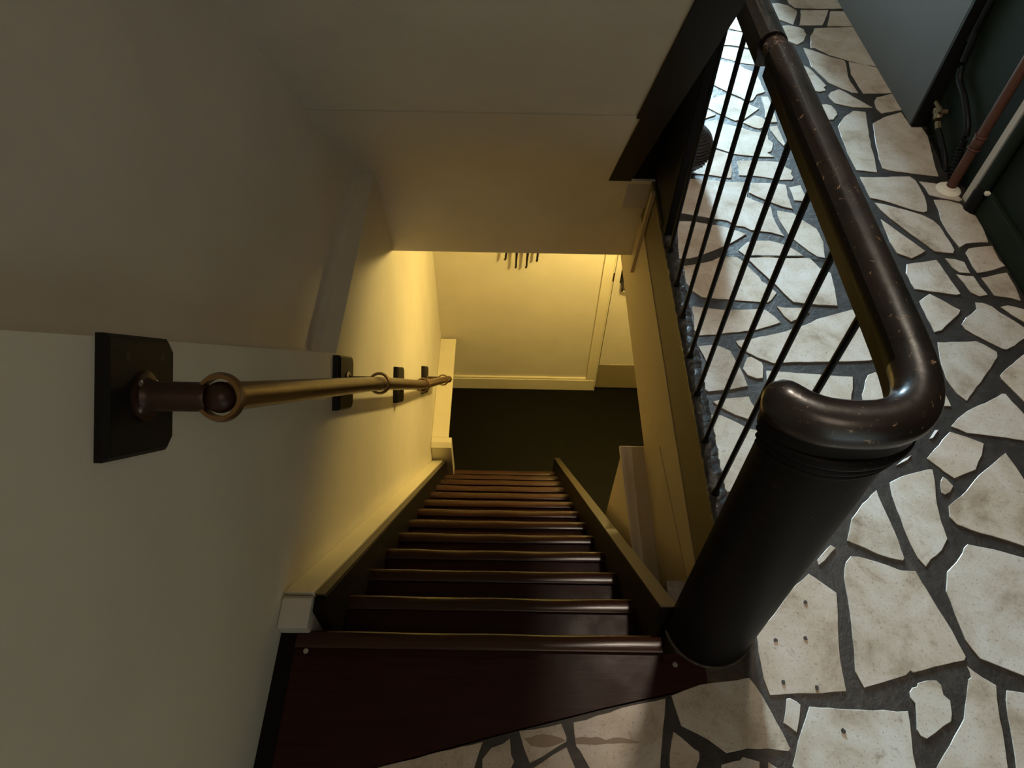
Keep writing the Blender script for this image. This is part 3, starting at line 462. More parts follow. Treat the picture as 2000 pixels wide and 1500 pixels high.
 [(1.736,-1.37),(1.626,-1.287),(1.584,-1.294),(1.519,-1.399),(1.526,-1.428),(1.592,-1.486),(1.622,-1.481),(1.745,-1.397)],
 [(-0.417,-1.228),(-0.462,-1.157),(-0.516,-1.141),(-0.533,-1.28),(-0.517,-1.363),(-0.46,-1.358),(-0.421,-1.283)],
 [(0.706,-1.259),(0.667,-1.257),(0.522,-1.362),(0.541,-1.389),(0.698,-1.433),(0.743,-1.349)],
 [(1.343,-1.19),(1.256,-1.109),(1.19,-1.113),(1.104,-1.244),(1.132,-1.339),(1.151,-1.372),(1.185,-1.39),(1.295,-1.39),(1.329,-1.372)],
 [(0.697,-1.48),(0.679,-1.46),(0.514,-1.41),(0.481,-1.429),(0.47,-1.465),(0.485,-1.56),(0.502,-1.582),(0.687,-1.578)],
 [(-0.05,0.245),(-0.142,0.234),(-0.168,0.22),(-0.168,0.101),(-0.108,0.039),(-0.005,0.036),(0.03,0.086)],
 [(1.28,-0.728),(1.274,-0.626),(1.244,-0.623),(1.119,-0.707),(1.102,-0.818),(1.136,-0.827),(1.27,-0.744)],
 [(1.732,-1.443),(1.631,-1.51),(1.616,-1.538),(1.62,-1.569),(1.659,-1.583),(1.739,-1.582),(1.744,-1.538)],
 [(0.058,-1.25),(0.028,-1.227),(-0.039,-1.214),(-0.162,-1.302),(-0.16,-1.322),(-0.069,-1.413),(-0.043,-1.419),(0.019,-1.374)],
 [(0.316,-0.008),(0.203,0.104),(0.064,0.077),(0.032,0.024),(0.047,-0.036),(0.148,-0.103),(0.298,-0.08)],
 [(0.319,-0.153),(0.301,-0.121),(0.15,-0.134),(0.11,-0.263),(0.227,-0.336),(0.261,-0.336),(0.312,-0.291),(0.32,-0.258)],
 [(0.95,1.108),(0.901,1.217),(0.84,1.223),(0.764,1.123),(0.772,1.095),(0.748,1.039),(0.791,1.014),(0.946,1.078)],
 [(0.604,-0.194),(0.468,-0.093),(0.395,-0.096),(0.367,-0.121),(0.349,-0.153),(0.348,-0.258),(0.36,-0.289),(0.539,-0.37),(0.598,-0.325),(0.619,-0.295)],
 [(1.153,5.66),(1.063,5.686),(1.016,5.668),(0.999,5.647),(1.004,5.62),(1.067,5.561),(1.156,5.578),(1.168,5.588)],
 [(1.6,5.015),(1.51,5.095),(1.47,5.072),(1.454,4.897),(1.474,4.869),(1.58,4.982)],
 [(1.102,-0.404),(1.039,-0.318),(0.938,-0.404),(0.928,-0.423),(0.932,-0.443),(1.017,-0.495),(1.081,-0.47)],
 [(0.033,-1.407),(-0.05,-1.464),(-0.02,-1.572),(0.17,-1.579),(0.182,-1.548)],
 [(-0.304,-0.878),(-0.28,-0.847),(-0.287,-0.775),(-0.349,-0.732),(-0.482,-0.897),(-0.411,-0.938)],
 [(1.457,0.299),(1.342,0.273),(1.306,0.22),(1.313,0.198),(1.429,0.149),(1.462,0.167)],
 [(0.928,4.24),(0.919,4.311),(0.898,4.341),(0.835,4.375),(0.682,4.33),(0.671,4.299),(0.747,4.143),(0.798,4.129),(0.824,4.135)],
 [(1.394,5.44),(1.355,5.529),(1.334,5.545),(1.261,5.526),(1.22,5.422),(1.234,5.387),(1.36,5.382)],
 [(1.173,1.244),(1.065,1.26),(1.053,1.272),(1.04,1.268),(1.021,1.236),(0.936,1.216),(0.985,1.107),(1.008,1.078),(1.042,1.069),(1.156,1.131),(1.188,1.184)],
 [(1.536,4.409),(1.463,4.488),(1.39,4.493),(1.358,4.473),(1.321,4.419),(1.312,4.342),(1.351,4.26),(1.476,4.243)],
 [(1.534,-0.854),(1.498,-0.836),(1.386,-0.843),(1.32,-0.926),(1.318,-0.967),(1.33,-0.984),(1.45,-0.974)],
 [(1.59,-1.562),(1.572,-1.504),(1.478,-1.431),(1.373,-1.434),(1.366,-1.562),(1.38,-1.582),(1.544,-1.582)],
 [(1.682,5.192),(1.641,5.203),(1.55,5.116),(1.552,5.097),(1.641,5.025),(1.665,5.022),(1.687,5.034)],
 [(1.325,1.923),(1.212,1.91),(1.207,1.752),(1.314,1.762),(1.327,1.778)],
 [(1.319,3.164),(1.221,3.117),(1.21,3.041),(1.318,3.003),(1.327,3.072)],
 [(0.901,5.781),(0.813,5.799),(0.787,5.787),(0.743,5.641),(0.858,5.575),(0.961,5.633),(0.973,5.658),(0.971,5.686)],
 [(0.456,-1.568),(0.445,-1.475),(0.429,-1.44),(0.359,-1.413),(0.323,-1.425),(0.216,-1.537),(0.204,-1.568),(0.398,-1.582)],
 [(1.327,1.734),(1.216,1.717),(1.209,1.603),(1.225,1.587),(1.318,1.584)],
 [(0.712,4.825),(0.695,4.845),(0.622,4.851),(0.607,4.827),(0.607,4.685),(0.618,4.625),(0.678,4.64),(0.743,4.729)],
 [(1.078,-1.277),(1.054,-1.255),(0.945,-1.233),(0.886,-1.34),(0.931,-1.411),(1.086,-1.407),(1.109,-1.377)],
 [(1.321,3.489),(1.307,3.517),(1.218,3.543),(1.207,3.341),(1.293,3.326),(1.327,3.33)],
 [(0.289,-0.592),(0.267,-0.58),(0.193,-0.618),(0.166,-0.732),(0.175,-0.756),(0.195,-0.771),(0.284,-0.75),(0.325,-0.697)],
 [(1.294,4.31),(1.278,4.324),(1.183,4.292),(1.159,4.191),(1.309,4.209),(1.329,4.227)],
 [(0.736,4.991),(0.668,5.055),(0.608,5.044),(0.608,4.9),(0.624,4.882),(0.695,4.875),(0.719,4.883),(0.739,4.929)],
 [(1.08,5.839),(0.998,5.864),(0.942,5.8),(0.994,5.701),(1.018,5.705)],
 [(1.323,1.381),(1.228,1.368),(1.209,1.348),(1.207,1.268),(1.326,1.257)],
 [(-0.218,-1.08),(-0.239,-1.064),(-0.399,-1.085),(-0.43,-1.13),(-0.401,-1.207),(-0.263,-1.175)],
 [(1.747,1.049),(1.733,1.067),(1.667,1.075),(1.566,0.988),(1.614,0.896),(1.741,0.932)],
 [(0.632,-0.882),(0.538,-0.839),(0.514,-0.843),(0.448,-0.897),(0.444,-0.918),(0.502,-1.002),(0.604,-0.979)],
 [(1.502,4.774),(1.451,4.827),(1.377,4.818),(1.315,4.775),(1.281,4.709),(1.276,4.672),(1.377,4.526),(1.45,4.521),(1.541,4.645)],
 [(1.434,4.006),(1.427,4.023),(1.336,4.052),(1.278,4.008),(1.275,3.967),(1.286,3.949),(1.274,3.863),(1.337,3.928),(1.423,3.932)],
 [(1.093,4.527),(1.04,4.523),(0.958,4.361),(1.092,4.389),(1.124,4.442)],
 [(0.842,5.29),(0.845,5.327),(0.628,5.385),(0.607,5.367),(0.609,5.269),(0.727,5.204),(0.8,5.234)],
 [(1.708,0.22),(1.703,0.257),(1.683,0.289),(1.569,0.359),(1.535,0.359),(1.491,0.309),(1.492,0.167),(1.544,0.152)],
 [(-0.397,-0.13),(-0.473,-0.092),(-0.517,-0.084),(-0.533,-0.119),(-0.533,-0.305),(-0.517,-0.34),(-0.447,-0.367),(-0.373,-0.358),(-0.339,-0.34),(-0.314,-0.313),(-0.311,-0.273)],
 [(0.992,4.994),(0.891,5.054),(0.771,4.981),(0.778,4.919),(0.969,4.901)],
 [(0.64,-1.063),(0.612,-1.01),(0.508,-1.034),(0.488,-1.1),(0.523,-1.138),(0.616,-1.13)],
 [(1.004,4.533),(0.961,4.587),(0.944,4.595),(0.834,4.516),(0.852,4.397),(0.915,4.361)],
 [(1.063,4.127),(0.962,4.197),(0.931,4.193),(0.847,4.118),(0.833,4.094),(0.866,3.951),(0.891,3.92),(0.965,3.911),(1.001,3.92)],
 [(1.19,-0.596),(1.09,-0.497),(1.033,-0.535),(1.022,-0.596),(1.093,-0.667),(1.112,-0.675),(1.187,-0.617)],
 [(-0.406,-0.744),(-0.404,-0.705),(-0.437,-0.691),(-0.525,-0.697),(-0.532,-0.852),(-0.523,-0.887)],
 [(0.606,0.22),(0.596,0.24),(0.432,0.24),(0.457,0.17),(0.471,0.157),(0.559,0.154),(0.58,0.162)],
 [(1.632,5.536),(1.474,5.683),(1.437,5.682),(1.41,5.655),(1.372,5.566),(1.417,5.47),(1.556,5.444),(1.588,5.451),(1.643,5.499)],
 [(1.583,1.235),(1.555,1.255),(1.534,1.132),(1.492,1.113),(1.468,1.042),(1.527,1.02),(1.644,1.093)],
 [(1.21,5.363),(1.192,5.397),(1.066,5.402),(1.004,5.344),(1,5.311),(1.088,5.228),(1.17,5.243)],
 [(0.115,-0.133),(0.047,-0.073),(-0.046,-0.176),(-0.051,-0.197),(0.077,-0.239)],
 [(0.809,-0.311),(0.785,-0.304),(0.696,-0.333),(0.808,-0.497),(0.898,-0.439),(0.902,-0.418)],
 [(0.937,4.857),(0.922,4.875),(0.781,4.89),(0.752,4.882),(0.739,4.86),(0.766,4.765),(0.787,4.752),(0.874,4.755)],
 [(-0.463,-0.414),(-0.499,-0.405),(-0.533,-0.437),(-0.531,-0.667),(-0.448,-0.662),(-0.434,-0.634)],
 [(-0.204,-0.122),(-0.202,-0.102),(-0.276,-0.054),(-0.366,-0.102),(-0.368,-0.122),(-0.298,-0.233)],
 [(-0.077,-1.48),(-0.239,-1.536),(-0.282,-1.562),(-0.216,-1.582),(-0.052,-1.582)],
 [(0.858,-1.357),(0.766,-1.366),(0.719,-1.452),(0.751,-1.467),(0.873,-1.483),(0.91,-1.443)],
 [(1.447,-1.002),(1.323,-1.013),(1.28,-1.09),(1.365,-1.17),(1.465,-1.14),(1.48,-1.122)],
 [(0.031,-0.528),(-0.013,-0.465),(-0.187,-0.495),(-0.191,-0.657),(-0.16,-0.679),(-0.057,-0.697)],
 [(0.878,-1.523),(0.742,-1.492),(0.725,-1.51),(0.717,-1.58),(0.864,-1.582),(0.888,-1.574)],
 [(-0.134,0.01),(-0.136,0.027),(-0.182,0.074),(-0.259,0.038),(-0.266,-0.022),(-0.196,-0.069)],
 [(1.324,2.521),(1.209,2.476),(1.209,2.368),(1.326,2.307),(1.324,2.419)],
 [(1.746,0.576),(1.717,0.587),(1.6,0.55),(1.567,0.531),(1.546,0.46),(1.551,0.423),(1.571,0.391),(1.721,0.305),(1.746,0.344)],
 [(1.746,1.598),(1.733,1.602),(1.715,1.576),(1.701,1.582),(1.669,1.516),(1.669,1.496),(1.698,1.471),(1.735,1.471)],
 [(0.596,0.064),(0.577,0.125),(0.463,0.13),(0.37,-0.008),(0.391,-0.039),(0.424,-0.058),(0.46,-0.063)],
 [(0.793,0.188),(0.799,0.229),(0.637,0.218),(0.602,0.136),(0.625,0.075),(0.683,0.049),(0.722,0.061)],
 [(0.846,-1.116),(0.831,-1.089),(0.673,-1.082),(0.646,-1.148),(0.69,-1.223),(0.727,-1.223)],
 [(1.005,-0.532),(0.926,-0.475),(0.906,-0.471),(0.811,-0.528),(0.792,-0.619),(0.878,-0.655),(0.987,-0.591)],
 [(0.174,-0.794),(0.137,-0.763),(0.018,-0.75),(-0.011,-0.76),(-0.002,-0.916),(0.097,-0.969),(0.13,-0.969),(0.157,-0.951),(0.175,-0.865)],
 [(1.321,2.975),(1.21,3.011),(1.212,2.857),(1.325,2.887),(1.325,2.911)],
 [(1.325,2.839),(1.31,2.851),(1.222,2.829),(1.208,2.815),(1.208,2.737),(1.222,2.723),(1.31,2.701),(1.325,2.713)],
 [(1.452,4.192),(1.437,4.214),(1.365,4.217),(1.345,4.202),(1.338,4.087),(1.426,4.056),(1.441,4.064)],
 [(0.959,0.981),(1.006,1.047),(0.967,1.055),(0.807,0.991),(0.822,0.844)],
 [(0.236,-0.41),(0.054,-0.512),(0.073,-0.535),(0.174,-0.58),(0.251,-0.557),(0.271,-0.538)],
 [(1.327,1.548),(1.213,1.558),(1.207,1.42),(1.224,1.4),(1.319,1.41)],
 [(1.259,0.435),(1.177,0.267),(1.171,0.219),(1.194,0.19),(1.26,0.209),(1.32,0.289)],
 [(1.354,5.348),(1.245,5.353),(1.199,5.244),(1.275,5.183),(1.362,5.272)],
 [(0.707,5.179),(0.613,5.233),(0.612,5.075),(0.67,5.089),(0.692,5.141)],
 [(1.431,-0.605),(1.368,-0.593),(1.334,-0.597),(1.309,-0.619),(1.314,-0.745),(1.374,-0.811),(1.522,-0.8),(1.524,-0.762)],
 [(0.73,0.76),(0.614,0.789),(0.611,0.625),(0.642,0.663),(0.647,0.665)],
 [(0.611,4.003),(0.612,3.89),(0.64,3.89),(0.643,3.897),(0.704,3.896)],
 [(1.687,4.352),(1.677,4.393),(1.583,4.393),(1.557,4.375),(1.513,4.241),(1.524,4.214),(1.678,4.228)],
 [(1.327,2.103),(1.212,2.101),(1.207,1.94),(1.321,1.954),(1.325,2.005)],
 [(0.009,-0.055),(0.014,-0.024),(0.007,0.008),(-0.102,0.003),(-0.174,-0.1),(-0.083,-0.155),(-0.065,-0.151)],
 [(-0.458,-1.407),(-0.483,-1.394),(-0.511,-1.395),(-0.533,-1.431),(-0.533,-1.573),(-0.434,-1.582),(-0.386,-1.574),(-0.392,-1.535)],
 [(1.556,-0.44),(1.484,-0.302),(1.414,-0.289),(1.377,-0.294),(1.343,-0.312),(1.324,-0.345),(1.319,-0.381),(1.355,-0.552),(1.416,-0.571),(1.447,-0.567),(1.552,-0.47)],
 [(1.346,-0.836),(1.296,-0.769),(1.174,-0.836),(1.297,-0.907),(1.336,-0.852)],
 [(-0.095,-0.303),(-0.221,-0.345),(-0.26,-0.374),(-0.2,-0.459),(-0.029,-0.44),(-0.026,-0.393)],
 [(0.422,-0.933),(0.401,-0.925),(0.338,-0.977),(0.33,-0.996),(0.364,-1.085),(0.382,-1.095),(0.457,-1.082),(0.478,-1.032)],
 [(1.743,-0.693),(1.575,-0.799),(1.57,-0.836),(1.709,-0.979),(1.745,-0.991)],
 [(1.225,5.531),(1.168,5.552),(1.084,5.52),(1.084,5.435),(1.187,5.425)],
 [(1.747,-0.405),(1.641,-0.452),(1.618,-0.476),(1.724,-0.587),(1.747,-0.547)],
 [(0.818,5.974),(0.61,5.974),(0.619,5.922),(0.759,5.866),(0.807,5.952)],
 [(1.135,5.967),(0.982,5.976),(0.972,5.961),(1.006,5.891),(1.094,5.868),(1.117,5.878)],
 [(0.926,-1.206),(0.868,-1.135),(0.746,-1.244),(0.74,-1.262),(0.772,-1.331),(0.861,-1.321)],
 [(1.687,5.437),(1.654,5.465),(1.597,5.423),(1.588,5.314),(1.642,5.235),(1.683,5.223)],
 [(1.309,4.176),(1.165,4.163),(1.133,4.148),(1.15,4.12),(1.255,4.045),(1.31,4.087)],
 [(0.821,5.204),(0.745,5.178),(0.7,5.073),(0.768,5.013),(0.863,5.071)],
 [(1.746,1.418),(1.735,1.441),(1.698,1.441),(1.669,1.416),(1.63,1.316),(1.651,1.3),(1.736,1.287)],
 [(-0.262,-0.89),(-0.385,-0.964),(-0.389,-1.042),(-0.375,-1.055),(-0.184,-1.028)],
 [(1.685,5.973),(1.584,5.976),(1.576,5.946),(1.604,5.861),(1.628,5.847),(1.686,5.846)],
 [(1.741,-0.03),(1.746,0.002),(1.723,0.021),(1.562,-0.017),(1.551,-0.035),(1.598,-0.157)],
 [(0.71,-0.672),(0.7,-0.643),(0.589,-0.605),(0.56,-0.612),(0.507,-0.704),(0.532,-0.792),(0.547,-0.81),(0.649,-0.848),(0.67,-0.823)],
 [(1.098,4.75),(0.994,4.849),(0.969,4.857),(0.906,4.75),(0.904,4.731),(0.954,4.675),(0.973,4.675)],
 [(1.742,0.899),(1.64,0.868),(1.615,0.849),(1.744,0.721),(1.744,0.817)],
 [(1.519,0.114),(1.47,0.137),(1.439,0.117),(1.405,-0.008),(1.53,-0.014),(1.54,0.005)],
 [(1.325,3.274),(1.309,3.297),(1.212,3.303),(1.213,3.149),(1.319,3.196)],
 [(1.278,5.098),(1.27,5.148),(1.187,5.201),(1.106,5.197),(1.054,5.035),(1.217,4.986)],
 [(0.19,0.239),(0.054,0.234),(0,0.22),(0.046,0.125),(0.069,0.108),(0.205,0.138),(0.217,0.194)],
 [(-0.192,-1.341),(-0.223,-1.365),(-0.251,-1.485),(-0.239,-1.506),(-0.077,-1.45)],
 [(0.544,-0.581),(0.52,-0.519),(0.316,-0.564),(0.346,-0.672),(0.464,-0.69),(0.487,-0.68)],
 [(1.009,-0.291),(0.873,-0.251),(0.85,-0.256),(0.835,-0.271),(0.831,-0.293),(0.908,-0.382)],
 [(1.239,5.777),(1.126,5.851),(1.064,5.713),(1.161,5.692),(1.208,5.735)],
 [(0.652,-1.22),(0.621,-1.161),(0.532,-1.178),(0.496,-1.342),(0.646,-1.236)],
 [(1.538,0.972),(1.489,1.003),(1.423,0.745),(1.456,0.733),(1.591,0.851)],
 [(-0.312,0.214),(-0.336,0.222),(-0.446,0.196),(-0.376,0.117),(-0.332,0.183)],
 [(0.864,-0.05),(0.732,0.025),(0.71,0.022),(0.703,-0.1),(0.823,-0.106),(0.852,-0.098),(0.865,-0.076)],
 [(-0.299,0.034),(-0.366,0.083),(-0.465,-0.023),(-0.476,-0.059),(-0.415,-0.082),(-0.389,-0.082),(-0.296,-0.028)],
 [(-0.257,-1.212),(-0.395,-1.239),(-0.379,-1.293),(-0.233,-1.334),(-0.2,-1.309),(-0.204,-1.286)],
 [(1.747,-1.179),(1.725,-1.143),(1.662,-1.25),(1.66,-1.269),(1.729,-1.325),(1.747,-1.321)],
 [(1.291,4.404),(1.271,4.423),(1.152,4.427),(1.118,4.378),(1.166,4.326),(1.283,4.354)],
 [(1.614,5.218),(1.564,5.297),(1.477,5.248),(1.503,5.136),(1.523,5.131)],
 [(0.083,-0.275),(-0.045,-0.233),(-0.08,-0.277),(-0.011,-0.367),(0.006,-0.364)],
 [(0.639,4.301),(0.607,4.285),(0.61,4.067),(0.696,4.123),(0.715,4.139)],
]
HOLES = [(0.648, 0.556), (0.72, 0.562), (0.644, 0.46), (0.719, 0.45), (0.755, 0.359), (0.741, 0.649)]
SMEARS = [[(0.049, 0.335), (0.063, 0.337), (0.076, 0.342), (0.09, 0.344), (0.108, 0.342), (0.126, 0.338), (0.14, 0.332), (0.121, 0.324), (0.103, 0.319), (0.08, 0.318), (0.063, 0.321)], [(0.161, 0.337), (0.176, 0.34), (0.193, 0.338), (0.211, 0.34), (0.228, 0.334), (0.245, 0.339), (0.27, 0.338), (0.289, 0.334), (0.304, 0.33), (0.284, 0.328), (0.259, 0.328), (0.23, 0.327), (0.205, 0.324), (0.18, 0.325), (0.162, 0.325)]]
# ---------------------------------------------------------------- the setting
random.seed(4)
XL, XR = -0.53, 1.77          # plaster faces of the left and right walls
K = 1.2578
# upper hall floor: cement bed with marble pieces set in it, in front of and beside the stairwell
mb = MB()
bed = [(-0.53, -1.6), (1.77, -1.6), (1.77, 0.468), (0.587, 0.468), (0.482, 0.439), (0.382, 0.430), (0.228, 0.397), (0.159, 0.380), (0.022, 0.347), (-0.11, 0.313), (-0.26, 0.274), (-0.53, 0.205)]
mb.pz(bed, -0.20, -0.0022, 0)
mb.pz([(0.560, 0.468), (1.77, 0.468), (1.77, 6.0), (0.560, 6.0)], -0.20, -0.0022, 0)
mb.pz([(0.482, 0.4391), (0.587, 0.4681), (0.560, 0.4682), (0.560, 0.70), (0.405, 0.70), (0.405, 0.5)], -0.20, -0.0018, 2)
def rough_edge(P, step=0.022, amp=0.0016):
    out = []
    for i in range(len(P)):
        a, b = P[i], P[(i + 1) % len(P)]
        L = math.hypot(b[0] - a[0], b[1] - a[1]); n = max(1, int(L / step))
        for k in range(n):
            t = k / n; j = 0 if k == 0 else amp
            out.append((a[0] + (b[0] - a[0]) * t + random.uniform(-j, j), a[1] + (b[1] - a[1]) * t + random.uniform(-j, j)))
    return out
CHIPS = [i for i, P in enumerate(STONES) if abs(sum(P[k][0] * P[(k + 1) % len(P)][1] - P[(k + 1) % len(P)][0] * P[k][1] for k in range(len(P)))) < 0.0014]
for i, P in enumerate(STONES + EXTRA):
    P = [p for p in P]
    mi = 3 if i in CHIPS else 1
    Q = rough_edge(P)
    cx = sum(p[0] for p in Q) / len(Q); cy = sum(p[1] for p in Q) / len(Q)
    z = random.uniform(-0.0006, 0.0006)
    lo = [mb.bm.verts.new((p[0], p[1], -0.006)) for p in Q]
    mid = [mb.bm.verts.new((p[0], p[1], z - 0.0008)) for p in Q]
    def ins(p):
        d = math.hypot(p[0] - cx, p[1] - cy); k = max(0.0, 1 - 0.0009 / max(d, .002)); return (cx + (p[0] - cx) * k, cy + (p[1] - cy) * k)
    hi = [mb.bm.verts.new((*ins(p), z)) for p in Q]
    n = len(Q)
    for k in range(n):
        mb.face([lo[k], lo[(k + 1) % n], mid[(k + 1) % n], mid[k]], mi); mb.face([mid[k], mid[(k + 1) % n], hi[(k + 1) % n], hi[k]], mi)
    mb.face(hi, mi)
# the drilled holes and the brown smear that mark single stones
for x, y in HOLES:
    mb.pz([(x + 0.0055 * random.uniform(.6, 1.2) * math.cos(a * PI / 4), y + 0.0055 * random.uniform(.6, 1.2) * math.sin(a * PI / 4)) for a in range(8)], 0.0002, 0.0012, 4)
CRACK = [(0.759, 1.903), (0.806, 1.912), (0.831, 1.902), (0.877, 1.906), (0.968, 1.905), (1.06, 1.908), (1.105, 1.899), (1.139, 1.897)]
for (ax, ay), (bx, by) in zip(CRACK, CRACK[1:]):
    mb.pz([(ax, ay - 0.0012), (bx, by - 0.0012), (bx, by + 0.0012), (ax, ay + 0.0012)], 0.0002, 0.0014, 4)
for P in SMEARS: mb.pz(rough_edge(P, 0.01, 0.001), 0.0001, 0.0010, 5)
struct(mb, 'floor', ['cement', 'stone', 'browncement', 'chip', 'hole', 'smear'])

# left wall: the upper part is set back a little; the lower part starts along the handrail and at floor level
mb = MB()
mb.px([(-1.6, 2.9), (-1.6, -3.12), (3.69, -3.12), (3.69, -0.40), (2.45, -0.40), (2.45, 0.02), (1.404, 0.02), (0.60, 1.008), (-0.95, 2.9)], -0.80, XL)
struct(mb, 'wall_left', 'cream_low')
mb = MB()
XU = -0.612                     # the upper wall stands back behind the ledge
for y0, y1 in ((-1.6, 2.6),):
    cove = [(XU + 0.030, 0), (XU + 0.014, 0.006), (XU + 0.004, 0.020), (XU, 0.045)]
    def lz(y): return 0.02 if y > 1.404 else 1.008 - (y - 0.60) * 1.2289
    ys = [-0.94] + [k * 0.1 - 0.9 for k in range(23)] + [1.404, 1.5, 2.0, 2.6]
    rs = [[(x, y, lz(y) + h) for x, h in cove] + [(XU, y, 3.2), (-0.80, y, 3.2), (-0.80, y, lz(y) - 0.02), (XU + 0.030, y, lz(y) - 0.02)] for y in ys]
    mb.rings(rs)
struct(mb, 'wall_left_upper', 'cream', smooth=35)
# sloping ceiling under the upper flight, turning down to the head of the opening
SLP = lambda y: 1.011 - K * (y - 1.524)
prof = [(0.022, SLP(0.022)), (1.90, SLP(1.90)), (2.18, SLP(2.18)), (2.265, 0.075), (2.315, 0.01), (2.350, -0.06), (2.378, -0.15), (2.400, -0.27), (2.42, -0.47)]
mb = MB(); mb.px(prof + [(2.56, -0.47), (2.56, 0.5), (0.25, 2.9)], -0.64, 0.459)
mb.px([(2.322, 0.0)] + prof[5:] + [(2.56, -0.47), (2.56, 0.0)], 0.459, 0.60)
struct(mb, 'ceiling_slope', 'cream', smooth=25)
mb = MB(); mb.px([(1.897, SLP(1.897) - 0.0015), (1.903, SLP(1.903) - 0.0015), (1.903, SLP(1.903) + 0.003), (1.897, SLP(1.897) + 0.003)], XU + 0.002, 0.374)
struct(mb, 'trim_1', 'white')
mb = MB(); mb.box(0.33, 1.77, -1.6, 6.0, 2.90, 3.0); mb.box(-0.7, 0.33, -1.6, 0.05, 2.90, 3.0)
struct(mb, 'ceiling', 'cream')
mb = MB(); mb.box(1.77, 1.9, -1.6, 6.0, -0.2, 2.9); struct(mb, 'wall_right', 'green')
mb = MB(); mb.box(-0.6, 1.9, -1.7, -1.6, -0.2, 2.9); struct(mb, 'wall_near', 'cream')
mb = MB(); mb.box(0.45, 0.56, 2.46, 6.0, 0.0, 2.9); struct(mb, 'wall_hall', 'cream')
mb = MB(); mb.box(0.45, 0.59, 6.0, 6.1, 0, 2.9); mb.box(1.03, 1.9, 6.0, 6.1, 0, 2.9); mb.box(0.59, 1.03, 6.0, 6.1, 1.15, 2.9)  # unseen wall; opening narrowed and lintel lowered to trim the daylight beam
struct(mb, 'wall_far', 'cream')
mb = MB(); mb.box(1.748, 1.77, -1.6, 2.165, -0.003, 0.095); struct(mb, 'baseboard_right', 'green', bevel=0.004)

# edge of the floor over the stairwell
mb = MB(); mb.box(0.549, 0.560, 0.44, 2.42, -0.222, -0.002); struct(mb, 'trim_2', 'olive')
mb = MB(); mb.box(0.546, 0.560, 0.44, 3.69, -0.68, -0.222); struct(mb, 'trim_3', 'tan')
mb = MB(); mb.box(0.560, 3.0, -0.4, 3.69, -0.68, -0.205); mb.box(-0.53, 0.56, 2.561, 3.69, -0.47, -0.30)
struct(mb, 'ceiling_lower', 'cream_low')
mb = MB(); mb.px([(2.212, 0.02), (2.236, 0.02), (2.330, -0.47), (2.306, -0.47)], 0.532, 0.546)
struct(mb, 'trim_4', 'tan')

# lower hall
mb = MB(); mb.box(-0.7, 3.0, -0.4, 3.8, -3.3, -3.12); struct(mb, 'floor_lower', 'lino')
mb = MB(); mb.box(-0.6, 0.66, 3.69, 3.8, -3.12, -0.3); mb.box(1.60, 3.0, 3.69, 3.8, -3.12, -0.3); mb.box(0.66, 1.60, 3.69, 3.8, -1.05, -0.3); mb.box(0.66, 1.60, 3.735, 3.8, -3.12, -1.05)  # last box added behind the door to block stray daylight
struct(mb, 'wall_back', 'cream_low')
mb = MB(); mb.box(3.0, 3.1, -0.4, 3.8, -3.12, -0.3); struct(mb, 'wall_lower_right', 'cream_low')
mb = MB(); mb.box(-0.53, 3.0, -0.5, -0.4, -3.12, -0.3); struct(mb, 'wall_lower_near', 'cream_low')
mb = MB()
mb.box(-0.53, 0.722, 3.672, 3.69, -3.12, -2.968); mb.box(-0.53, 0.722, 3.665, 3.672, -3.12, -2.985)
struct(mb, 'baseboard_back', 'trim', bevel=0.003)
# door at the foot of the stairs
dr = thing('door_1', (1.1, 3.68, -3.12), 'cream door with taupe kick plate at foot of the stairs', 'door'); dr['kind'] = 'structure'
mb = MB(); mb.box(0.655, 0.735, 3.668, 3.70, -3.12, -1.05); mb.box(1.55, 1.63, 3.668, 3.70, -3.12, -1.05); mb.box(0.735, 1.55, 3.668, 3.70, -1.12, -1.05)
mb.box(0.726, 0.735, 3.66, 3.668, -3.12, -1.05)
mb.build('door_frame', 'trim', dr, bevel=0.003)
mb = MB(); mb.box(0.745, 1.545, 3.690, 3.73, -3.105, -1.125); dl = mb.build('door_leaf', 'cream_low', dr, bevel=0.003)
mb = MB(); mb.box(0.748, 1.542, 3.685, 3.690, -3.10, -2.80); mb.build('kick_plate', 'taupe', dl)
mb = MB(); mb.box(0.787, 0.825, 3.683, 3.690, -1.87, -1.62); hp = mb.build('handle_plate', 'iron', dl, bevel=0.003)
mb = MB(); mb.tube([(0.806, 3.69, -1.86), (0.806, 3.63, -1.86), (0.812, 3.615, -1.862), (0.83, 3.61, -1.864), (0.90, 3.61, -1.868)], 0.010, 10)
mb.tube([(0.806, 3.64, -1.905), (0.806, 3.64, -1.85)], 0.008, 8)
mb.build('door_handle', 'iron', dl, smooth=40)
mb = MB(); mb.box(0.728, 0.738, 3.655, 3.668, -1.83, -1.75); mb.build('hinge', 'stub', dr, bevel=0.002)

# boxed-in casing low on the left wall, from the foot of the stairs to the back wall
cs = thing('pipe_casing', (-0.47, 3.2, -3.12), 'cream boxed-in pipe casing running low along the left wall to the back', 'casing')
mb = MB(); mb.box(-0.529, -0.500, 2.74, 3.662, -3.118, -2.50); mb.build('body', 'trim', cs, bevel=0.003)
mb = MB(); mb.box(-0.529, -0.409, 2.742, 3.662, -2.50, -2.48); mb.build('top_board', 'trim', cs, bevel=0.003)
mb = MB(); mb.px([(2.668, -2.876), (2.742, -2.876), (2.742, -2.478), (2.70, -2.478), (2.668, -2.50)], -0.529, -0.386); mb.build('front_panel', 'trim', cs, bevel=0.004)

